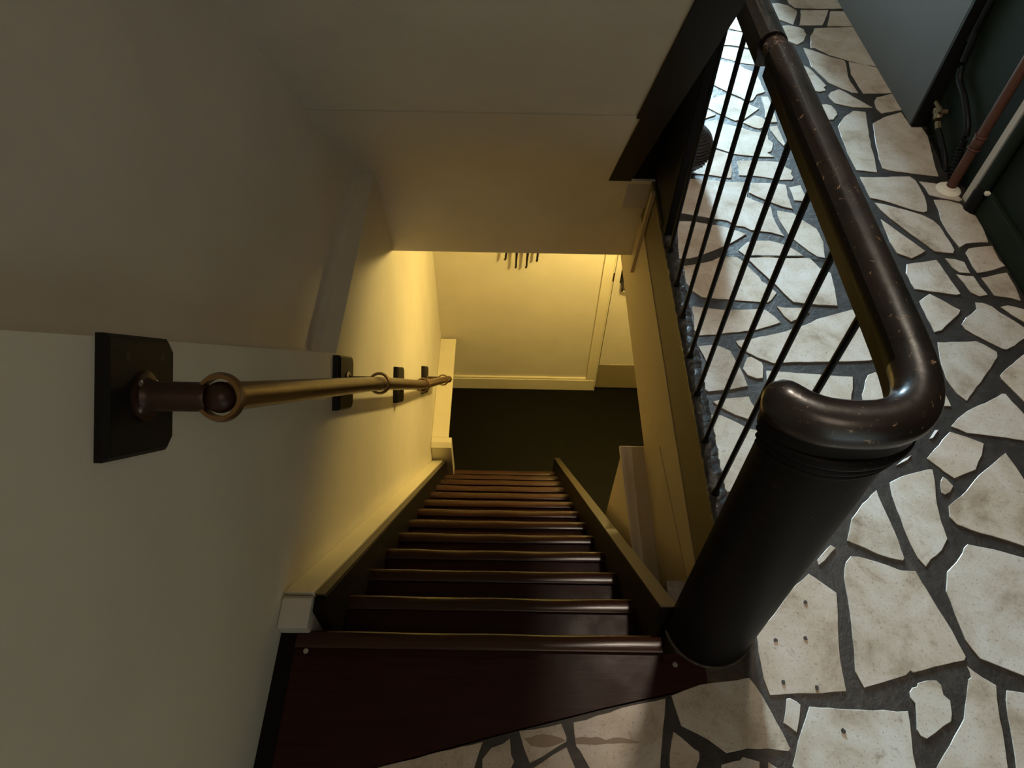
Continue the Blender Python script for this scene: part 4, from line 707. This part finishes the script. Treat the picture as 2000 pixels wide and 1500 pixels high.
# boxed pier beside the stairs, under the edge of the floor
bp = thing('boxed_pier', (0.50, 1.1, -3.12), 'tan boxed-in pier standing beside the right stringer under the floor edge', 'pier')
mb = MB(); mb.box(0.462, 0.546, 0.50, 1.532, -3.12, -0.695); mb.build('side_panel', 'tanlight', bp)
mb = MB(); mb.hexa([(0.470, 0.50, -0.695), (0.546, 0.50, -0.695), (0.546, 1.536, -0.695), (0.448, 1.536, -0.695), (0.470, 0.50, -0.68), (0.546, 0.50, -0.68), (0.546, 1.536, -0.68), (0.448, 1.536, -0.68)]); mb.build('top_board', 'tanlight', bp, bevel=0.002)
mb = MB(); mb.px([(0.50, -0.68), (1.536, -0.68), (1.375, -0.43), (0.50, -0.26)], 0.543, 0.546); mb.build('upright_board', 'tan', bp)

# ---------------------------------------------------------------- staircase
G, RI, Y0 = 0.18, 0.24, 0.566
st = thing('staircase', (0.0, 1.6, -3.12), 'steep dark mahogany staircase descending to the lower hall', 'staircase')
def nose(x0, x1, y, z, i):
    n = 28; rs = []
    for k in range(n + 1):
        x = x0 + (x1 - x0) * k / n
        u = (x + 0.03) / 0.36
        wear = 0.007 * (math.exp(-((u + 0.42) / 0.30) ** 2) + math.exp(-((u - 0.42) / 0.30) ** 2)) * (0.7 + 0.3 * math.sin(i * 2.3))
        f = y - wear * 0.5
        rs.append([(x, y - 0.044, z - 0.006), (x, y - 0.044, z + 0.002), (x, y - 0.040, z + 0.004), (x, f - 0.020, z + 0.004 - wear * 0.25), (x, f - 0.008, z + 0.001 - wear * 0.6),
                   (x, f - 0.002, z - 0.006 - wear * 0.5), (x, y, z - 0.016), (x, y - 0.002, z - 0.028), (x, y - 0.008, z - 0.034), (x, y - 0.044, z - 0.034)])
    return MB().rings(rs)
for i in range(13):
    y, z = Y0 + i * G, -RI * i
    if i == 0:
        mb = MB()
        wedge = [(0.374, y - 0.044), (-0.487, y - 0.044), (-0.487, 0.218), (-0.26, 0.277), (-0.11, 0.316), (0.022, 0.350), (0.159, 0.383), (0.228, 0.400), (0.374, 0.432)]
        mb.pz([(0.374, y - 0.062), (-0.487, y - 0.062)] + wedge[2:], z - 0.036, z)
        mb.pz([(0.374, y - 0.044), (-0.487, y - 0.044), (-0.487, y - 0.062), (0.374, y - 0.062)], z - 0.036, z - 0.008)
        mb.pz([(0.3742, 0.432), (0.47, 0.452), (0.47, 0.52), (0.3742, 0.52)], z - 0.036, z - 0.001)
        mb.pz([(-0.487, 0.225), (-0.487, 0.565), (-0.530, 0.565), (-0.530, 0.215)], z - 0.05, z - 0.012, 1)
        x0, x1 = -0.487, 0.374
        tr = mb.build('tread', ['wood', 'string'], st)
        for sx, sy in ((-0.46, 0.514), (0.40, 0.496)):
            MB().lathe([(0.0, -0.002), (0.0065, -0.001), (0.006, 0.0018), (0.0, 0.0022)], (sx, sy, z), n=16).build('screw', 'screw', tr, smooth=40)
    else:
        x0, x1 = -0.432, 0.361
        mb = MB(); mb.px([(y - G - 0.03, z - 0.034), (y - G - 0.03, z), (y - 0.062, z), (y - 0.060, z - 0.008), (y - 0.044, z - 0.008), (y - 0.044, z - 0.034)], x0, x1)
        tr = mb.build('tread', 'wood', st)
    nose(x0, x1, y, z, i).build('nosing', 'nosing', tr, smooth=50)
    mb = MB(); mb.box(x0, x1, y - 0.030, y - 0.014, z - RI if i < 12 else -3.12, z - 0.034); mb.build('riser', 'wood', st)
TS = RI / G
def nz(y): return -(y - Y0) * TS
# right stringer
top = lambda y: nz(y) + 0.14
R0, R1 = 0.596, 2.86
mb = MB(); mb.px([(R0, -0.32), (R0, top(R0)), (R1, top(R1)), (R1, -3.12), (R1 - 0.25, -3.12)], 0.361, 0.398)
sr = mb.build('stringer', 'string', st)
mb = MB(); mb.px([(R0 - 0.002, top(R0) - 0.004), (R0 - 0.002, top(R0) + 0.005), (R1, top(R1) + 0.005), (R1, top(R1) - 0.004)], 0.360, 0.400); mb.build('capping', 'stringtop', sr)
# left stringer with its cream skirting board
mb = MB(); mb.px([(0.60, -0.30), (0.60, 0.02), (0.635, 0.02), (2.662, top(2.662) - 0.012), (2.662, -3.12), (2.45, -3.12)], -0.456, -0.430); sl = mb.build('stringer', 'string', st)
mb = MB(); mb.px([(0.64, top(0.64) - 0.03), (0.64, top(0.64) - 0.012), (2.662, top(2.662) - 0.012), (2.662, top(2.662) - 0.03)], -0.4561, -0.4315); mb.build('capping', 'stringtop', sl)
sk = MB(); sk.px([(0.64, -0.12), (0.64, top(0.64)), (2.662, top(2.662)), (2.662, top(2.662) - 0.3), (0.66, -0.3)], -0.529, -0.4565)
tag(sk.build('skirting_board', 'trim', None, bevel=0.003), 'cream sloping skirting board along the left wall beside the stairs', 'skirting')
mb = MB(); mb.px([(0.556, 0.0), (0.556, 0.036), (0.625, 0.040), (0.637, 0.026), (0.637, -0.14), (0.60, -0.14)], -0.529, -0.458)
tag(mb.build('skirting_block', 'white', None, bevel=0.003), 'small off-white block at the upper end of the sloping skirting', 'block')

# ---------------------------------------------------------------- wall handrail
hr = thing('wall_handrail', (-0.45, 1.7, -0.6), 'brass-brown tubular handrail on four black plates along the left wall', 'handrail')
ang = math.radians(51.7); SD = Vector((0, math.cos(ang), -math.sin(ang))); ND = Vector((0, math.sin(ang), math.cos(ang)))
PL = [(0.594, 0.888), (1.366, -0.078), (2.057, -0.986), (2.723, -1.800)]
RX = -0.405
for i, (py_, pz_) in enumerate(PL):
    c = Vector((XL, py_, pz_))
    hs, hn, ch, th = 0.092, 0.084, 0.016, (0.017 if i == 0 else 0.024)
    poly = [(-hs, -hn), (hs - ch, -hn), (hs, -hn + ch), (hs, hn - ch), (hs - ch, hn), (-hs, hn)]
    k = 0.93
    mb = MB()
    lift = lambda f, t: (lambda p: c + SD * (p[0] * f) + ND * (p[1] * f) + Vector((t, 0, 0)))
    rs = [[lift(1, 0.0)(p) for p in poly], [lift(1, th - 0.006)(p) for p in poly], [lift(k, th)(p) for p in poly]]
    pt = mb.rings(rs).build('mounting_plate', 'plate', hr)
    f0 = c + Vector((th, 0, 0))
    mb = MB(); mb.lathe([(0.0, 0), (0.036, 0), (0.036, 0.004), (0.033, 0.006), (0.0, 0.006)], f0, (1, 0, 0), 32); mb.build('flange', 'stub', pt, smooth=40)
    mb = MB(); mb.lathe([(0.027, 0.005), (0.024, 0.010), (0.0212, 0.016), (0.0212, RX - 0.024 - f0.x), (0.018, RX - 0.018 - f0.x)], f0, (1, 0, 0), 24)
    if i == 0: mb.lathe([(0.0225 * math.cos(a * PI / 16), 0.0225 * math.sin(a * PI / 16)) for a in range(-8, 9)], (RX, py_, pz_), n=24)
    mb.build('stub_arm', 'stub', pt, smooth=40)
    mb = MB()
    R_, tk, hw = 0.0320, 0.0052, 0.011
    pr = [(R_ - tk, -hw), (R_, -hw), (R_ + tk * 0.7, 0), (R_, hw), (R_ - tk, hw)]
    q = Vector((0, 0, 1)).rotation_difference(SD); cc = Vector((RX, py_, pz_)); n = 40
    rs = [[mb.bm.verts.new(cc + q @ Vector((r * math.cos(2 * PI * a / n), r * math.sin(2 * PI * a / n), h))) for r, h in pr] for a in range(n)]
    for a in range(n):
        for j in range(5): mb.face([rs[a][j], rs[(a + 1) % n][j], rs[(a + 1) % n][(j + 1) % 5], rs[a][(j + 1) % 5]])
    mb.build('ring', 'ring', pt, smooth=40)
    for sa in (40, 140, 220, 320):
        a = math.radians(sa); d = SD * (0.0285 * math.cos(a)) + ND * (0.0285 * math.sin(a))
        MB().lathe([(0.0048, 0.0), (0.0048, 0.0015), (0.003, 0.0025), (0.0, 0.0025)], f0 + d + Vector((0.0058, 0, 0)), (1, 0, 0), 14).build('screw', 'screw', pt, smooth=40)
    for sa, sb in ((0.05, 0.055), (-0.045, 0.055)):
        MB().lathe([(0.007, 0.0), (0.006, 0.001), (0.0, 0.001)], f0 + SD * sa + ND * sb - Vector((0.0003, 0, 0)), (1, 0, 0), 14).build('screw_hole', 'iron', pt)
path = []
ctl = [Vector((RX, PL[0][0], PL[0][1])) + SD * 0.004] + [Vector((RX, a, b)) for a, b in PL[1:]] + [Vector((RX, 2.985, -2.127))]
for a, b in zip(ctl, ctl[1:]):
    for k in range(6): path.append(a.lerp(b, k / 6))
path.append(ctl[-1])
for _ in range(2): path = [path[0]] + [(path[i - 1] + path[i] * 2 + path[i + 1]) / 4 for i in range(1, len(path) - 1)] + [path[-1]]
mb = MB(); mb.tube(path, 0.0215, 24, up=(1, 0, 0)); mb.build('rail_tube', 'tube', hr, smooth=40)
e = path[-1]
mb = MB(); mb.lathe([(0.0, -0.01), (0.0225, -0.008), (0.0235, 0.002), (0.0225, 0.012), (0.016, 0.022), (0.0, 0.026)], e, SD, 24); mb.build('end_cap', 'tube', hr, smooth=50)

# ---------------------------------------------------------------- balustrade of the upper hall
ba = thing('balustrade', (0.57, 1.2, 0.0), 'black balustrade with thick worn handrail and curved newel beside the stairwell', 'balustrade')
BY = [1.912, 1.741, 1.593, 1.425, 1.277, 1.113, 0.945, 0.789]
mb = MB(); mb.tube([(0.565, BY[0], 0.0), (0.565, BY[0], 0.885)], 0.0068, 12); b0 = mb.build('baluster', 'blacksatin', ba, smooth=50)
mb = MB(); mb.lathe([(0.0115, 0.0), (0.011, 0.012), (0.0075, 0.022)], (0.565, BY[0], 0.006), n=16); f0 = mb.build('foot', 'blacksatin', b0, smooth=50)
for yb in BY[1:]:
    b = b0.copy(); COL.objects.link(b); b.location = (0, yb - BY[0], 0)
    f = f0.copy(); COL.objects.link(f); f.parent = b
ZC = 0.915
def railprof(r=0.034, hw=0.0275, bt=-0.047):
    out = []
    for k in range(21):
        a = math.radians(-35 + 250 * k / 20); out.append((r * math.cos(a), r * math.sin(a)))
    return out + [(-hw, -0.020), (-hw, bt + 0.004), (-hw + 0.004, bt), (hw - 0.004, bt), (hw, bt + 0.004), (hw, -0.020)]
def spline(P, n):
    out = []
    for i in range(len(P) - 1):
        p0, p1, p2, p3 = P[max(i - 1, 0)], P[i], P[i + 1], P[min(i + 2, len(P) - 1)]
        for k in range(n):
            t = k / n
            out.append(tuple(0.5 * (2 * p1[j] + (p2[j] - p0[j]) * t + (2 * p0[j] - 5 * p1[j] + 4 * p2[j] - p3[j]) * t * t + (3 * p1[j] - p0[j] - 3 * p2[j] + p3[j]) * t ** 3) for j in range(3)))
    return out + [tuple(P[-1])]
J = [(0.584, 1.520), (0.584, 1.2), (0.584, 0.9), (0.584, 0.74), (0.582, 0.66), (0.574, 0.606), (0.552, 0.570), (0.518, 0.551), (0.475, 0.546), (0.432, 0.550), (0.402, 0.562), (0.384, 0.576)]
Jp = spline([(x, y, ZC) for x, y in J], 6)
Jp += [(0.3790, 0.5810, ZC + 0.001), (0.3725, 0.5880, ZC + 0.002), (0.3670, 0.5945, ZC + 0.002), (0.3635, 0.5990, ZC + 0.001), (0.3620, 0.6010, ZC)]
sc = [1.0] * len(Jp); sc[-1] = 0.15; sc[-2] = 0.48; sc[-3] = 0.74; sc[-4] = 0.91; sc[-5] = 0.98
mb = MB(); mb.sweep(Jp, railprof(), (0, 0, 1), sc); npf = len(railprof())
for k, f in enumerate(mb.bm.faces):
    if k < (len(Jp) - 1) * npf and (k % npf >= 20 or (k % npf < 5 and k // npf < 25)): f.material_index = 1  # one paint in truth: shade put into the fillet and well-side colour
mb.build('handrail', ['rail', 'black'], ba, smooth=55)
mb = MB(); mb.sweep([(0.580, 1.990, ZC - 0.004), (0.580, 1.578, ZC - 0.004)], railprof(), (0, 0, 1))
for k, f in enumerate(mb.bm.faces):
    if k < npf and (k % npf >= 20 or k % npf < 5): f.material_index = 1  # same painted-in shade on the lower and well-side faces here
mb.build('handrail', ['rail', 'black'], ba, smooth=55)
mb = MB(); mb.tube([(0.583, 1.575, ZC - 0.004), (0.583, 1.55, ZC - 0.005), (0.583, 1.512, ZC - 0.003)], 0.028, 18); mb.build('joint', 'torn', ba, smooth=50)
# curved newel: a bowed shell standing on the floor edge, its top following the hook of the handrail
nb, rs = 30, []
zs = [-0.002, 0.02, 0.25, 0.5, 0.75, 0.835, 0.868]
for z in zs:
    u = max(0, min(1, z / 0.868)); ring = []
    for k in range(nb + 1):
        a = math.radians(181 + 187 * k / nb)
        bx, by = 0.492 + 0.1025 * math.cos(a), 0.592 + 0.0995 * math.sin(a)
        tx, ty = 0.477 + 0.1030 * math.cos(a), 0.594 + 0.0670 * math.sin(a)
        ring.append((bx + (tx - bx) * u, by + (ty - by) * u, z))
    rs.append(ring)
mb = MB(); mb.rings(rs); nw = mb.build('newel_post', 'black', ba, smooth=40)
mb = MB()
for zz, rr, off in ((0.853, 0.011, 0.004), (0.832, 0.008, 0.002), (0.815, 0.005, 0.001)):
    u = zz / 0.868; P = []
    for k in range(nb + 1):
        a = math.radians(186 + 176 * k / nb)
        bx, by = 0.492 + (0.1025 + off) * math.cos(a), 0.592 + (0.0995 + off) * math.sin(a)
        tx, ty = 0.477 + (0.1030 + off) * math.cos(a), 0.594 + (0.0670 + off) * math.sin(a)
        P.append((bx + (tx - bx) * u, by + (ty - by) * u, zz))
    mb.tube(P, rr, 10)
mb.build('moulding', 'black', nw, smooth=50)
P = []
for k in range(nb + 1):
    a = math.radians(190 + 165 * k / nb); P.append((0.492 + 0.1045 * math.cos(a), 0.592 + 0.1015 * math.sin(a), 0.0005))
mb = MB(); mb.tube(P, 0.0035, 8); mb.build('base_bead', 'browncement', nw, smooth=50)
# rough curb the balusters stand in
random.seed(9)
mb = MB(); rs = []
n = 150
for k in range(n + 1):
    y = 0.69 + (2.03 - 0.69) * k / n; j = lambda a: random.uniform(-a, a)
    rs.append([(0.5485 + j(.0012), y, -0.004), (0.5495 + j(.0015), y, 0.006 + j(.003)), (0.562 + j(.002), y, 0.010 + j(.004)), (0.578 + j(.002), y, 0.010 + j(.004)), (0.592 + j(.003), y, 0.008 + j(.003)), (0.601 + j(.004), y, -0.003)])
mb.rings(rs); mb.build('curb', 'curb', ba, smooth=80)

# ---------------------------------------------------------------- upper flight (only its outer string, spandrel and foot show)
uf = thing('upper_staircase', (0.40, 1.6, 0.0), 'black outer string and spandrel panel of the flight above the stairwell', 'staircase')
mb = MB()
mb.px([(0.03, SLP(0.03) - 0.012), (1.90, SLP(1.90) - 0.012), (1.90, SLP(1.90) + 0.05), (0.03, SLP(0.03) + 0.05)], 0.366, 0.466)
mb.px([(1.90, SLP(1.90) - 0.010), (2.322, SLP(2.322) - 0.010), (2.322, SLP(2.322) + 0.05), (1.90, SLP(1.90) + 0.05)], 0.379, 0.466)
mb.build('outer_string', 'string', uf)
mb = MB(); mb.px([(2.030, 0.0), (2.455, 0.0), (2.455, 1.3), (2.030, 1.3)], 0.562, 0.580)
mb.box(0.466, 0.562, 2.335, 2.35, 0.0, 1.2)
mb.build('spandrel_panel', 'blacksatin', uf)
mb = MB(); mb.box(0.552, 0.590, 1.990, 2.030, 0.0, 1.25); mb.build('corner_post', 'black', uf, bevel=0.004)
mb = MB(); mb.box(0.581, 0.596, 2.031, 2.455, -0.002, 0.05); mb.build('bottom_rail', 'black', uf, bevel=0.004)
mb = MB(); mb.hexa([(0.450, 2.345, -0.150), (0.584, 2.345, -0.150), (0.584, 2.42, -0.150), (0.450, 2.42, -0.150), (0.455, 2.330, -0.022), (0.578, 2.330, -0.016), (0.578, 2.42, -0.016), (0.455, 2.42, -0.022)])
tag(mb.build('plaster_patch', 'white', None, bevel=0.004), 'square pale plaster block at the foot of the black sloping string', 'block')

# ---------------------------------------------------------------- basket on the hall floor
mb = MB(); pf = []
for k in range(97):
    a = -PI / 2 + PI * k / 96 * 0.94
    r = 0.086 * math.cos(a); h = 0.094 + 0.094 * math.sin(a)
    rip = 0.0035 * math.sin(k / 96 * PI * 44) if k > 40 else 0.0035 * math.sin(k / 96 * PI * 20)
    pf.append((max(0.002, r + rip), max(0.0, h)))
mb.lathe(pf, (0.688, 2.415, 0.0), n=56)
for v in mb.bm.verts:
    d = Vector((v.co.x - 0.688, v.co.y - 2.415)); a = math.atan2(d.y, d.x)
    if 0.02 < v.co.z < 0.085: v.co.x += 0.003 * math.cos(a) * math.sin(26 * a + v.co.z * 90); v.co.y += 0.003 * math.sin(a) * math.sin(26 * a + v.co.z * 90)
tag(mb.build('woven_basket', 'wicker', None, smooth=60), 'round black ribbed woven basket on the marble floor behind the balusters', 'basket')

# ---------------------------------------------------------------- right-hand wall: panel, pipes, valve
gp = thing('wall_panel', (1.74, 4.2, 0.0), 'tall grey panel with black front edge standing along the right wall', 'panel')
mb = MB(); mb.box(1.700, 1.768, 2.752, 5.95, 0.0, 2.6); mb.build('face_board', 'grey', gp)
mb = MB(); mb.box(1.701, 1.769, 2.738, 2.752, 0.0, 2.6); mb.build('edge_strip', 'blacksatin', gp)
bpipe = thing('drain_pipe', (1.703, 2.303, 0.0), 'brown vertical pipe rising from a white collar near the green wall', 'pipe')
mb = MB(); mb.tube([(1.703, 2.303, 0.0), (1.703, 2.303, 2.9)], 0.0185, 20); mb.build('pipe', 'pipe', bpipe, smooth=50)
for zc in (0.185, 0.235):
    mb = MB(); mb.torus((1.703, 2.303, zc), (0, 0, 1), 0.0195, 0.0040); mb.build('joint_ring', 'pipe', bpipe, smooth=60)
mb = MB(); mb.lathe([(0.0185, 0.187), (0.0212, 0.19), (0.0212, 0.232), (0.0185, 0.236)], (1.703, 2.303, 0), n=24); mb.build('socket', 'pipe', bpipe, smooth=50)
mb = MB(); mb.lathe([(0.046, 0.0), (0.046, 0.003), (0.040, 0.008), (0.027, 0.011), (0.025, 0.018), (0.0186, 0.019)], (1.700, 2.303, 0.0), n=40)
mb.build('floor_collar', 'collar', bpipe, smooth=40)
mb = MB(); mb.box(1.738, 1.769, 2.228, 2.260, -0.003, 2.9)
tag(mb.build('cable_trunking', 'greystrip', None, bevel=0.002), 'pale grey vertical cable strip between brown pipe and dark green pipe', 'trunking')
gpipe = thing('heating_pipe', (1.742, 2.183, 0.0), 'dark green vertical pipe with black foot beside the pale cable strip', 'pipe')
mb = MB(); mb.tube([(1.745, 2.190, 0.09), (1.745, 2.190, 2.9)], 0.0225, 20); mb.build('pipe', 'green', gpipe, smooth=50)
mb = MB(); mb.lathe([(0.026, -0.003), (0.026, 0.07), (0.0215, 0.088), (0.0225, 0.10)], (1.742, 2.188, 0.0), n=24); mb.build('foot', 'rubber', gpipe, smooth=40)
mb = MB(); mb.box(1.735, 1.752, 2.150, 2.166, 0.088, 0.100); mb.build('clip', 'collar', gpipe, bevel=0.002)
vb = thing('brass_valve', (1.735, 2.66, 0.10), 'small brass stop valve low on the wall behind the grey panel edge', 'valve')
mb = MB(); mb.tube([(1.768, 2.66, 0.115), (1.735, 2.66, 0.113)], 0.011, 14); mb.lathe([(0.0, -0.022), (0.016, -0.022), (0.018, -0.010), (0.014, 0.0), (0.018, 0.010), (0.014, 0.024), (0.0, 0.024)], (1.732, 2.655, 0.108), (0, 0.85, 0.5), 18)
mb.build('body', 'brass', vb, smooth=40)
mb = MB(); mb.box(1.722, 1.730, 2.635, 2.700, 0.128, 0.140); mb.lathe([(0.007, 0.0), (0.007, 0.025)], (1.730, 2.66, 0.112), n=12); mb.build('lever', 'brass', vb, smooth=40)
mb = MB(); mb.lathe([(0.0, -0.014), (0.013, -0.014), (0.013, 0.012), (0.009, 0.018), (0.0, 0.018)], (1.730, 2.612, 0.082), (0, 0.85, 0.5), 6); mb.build('nut', 'brass', vb)
mb = MB(); mb.tube(spline([(1.730, 2.60, 0.076), (1.735, 2.55, 0.055), (1.738, 2.49, 0.030), (1.738, 2.445, 0.004), (1.738, 2.42, -0.003)], 6), 0.011, 14)
tag(mb.build('hose', 'rubber', None, smooth=60), 'short black hose from the brass valve down to the floor', 'hose', 'black hoses on the right wall')
mb = MB(); pth = spline([(1.738, 2.375, -0.003), (1.738, 2.385, 0.03), (1.738, 2.415, 0.10), (1.738, 2.448, 0.177), (1.738, 2.56, 0.235), (1.738, 2.661, 0.275), (1.74, 2.70, 0.42), (1.74, 2.71, 0.60), (1.74, 2.71, 2.8)], 6)
mb.tube(pth, 0.013, 14)
ho = tag(mb.build('hose', 'rubber', None, smooth=60), 'long black hose curving up the wall between valve and brown pipe', 'hose', 'black hoses on the right wall')
mb = MB()
for k in range(9): mb.torus((1.738, 2.378 + 0.0052 * k, 0.008 + 0.0125 * k), (0, 0.4, 0.92), 0.0135, 0.0032, n=20, k=8)
mb.build('ribbed_sleeve', 'rubber', ho, smooth=60)

# ---------------------------------------------------------------- iron hooks on the back wall of the lower hall
ck = thing('hook_rack', (0.08, 3.69, -1.50), 'black wrought-iron hook rack high on the cream back wall', 'hook rack')
mb = MB(); mb.box(-0.12, 0.28, 3.672, 3.689, -1.56, -1.49); mb.build('back_bar', 'iron', ck, bevel=0.004)
for hx, zt, lean, wide in ((-0.030, -1.632, -0.006, 0), (0.042, -1.705, -0.004, 1), (0.115, -1.703, -0.006, 1), (0.186, -1.640, -0.003, 0)):
    P = [(hx - lean, 3.680, -1.515), (hx - lean, 3.655, -1.525), (hx - lean, 3.646, -1.56), (hx - lean * .3, 3.645, (zt - 1.56) / 2), (hx, 3.645, zt + 0.012), (hx + lean, 3.645, zt)]
    P = spline(P, 5)
    sc = [(1.9 - 1.0 * min(1, i / (len(P) * 0.62))) if wide else 1.0 for i in range(len(P))]
    mb = MB(); mb.tube(P, 0.0075, 10, scale=sc); mb.build('hook', 'iron', ck, smooth=60)
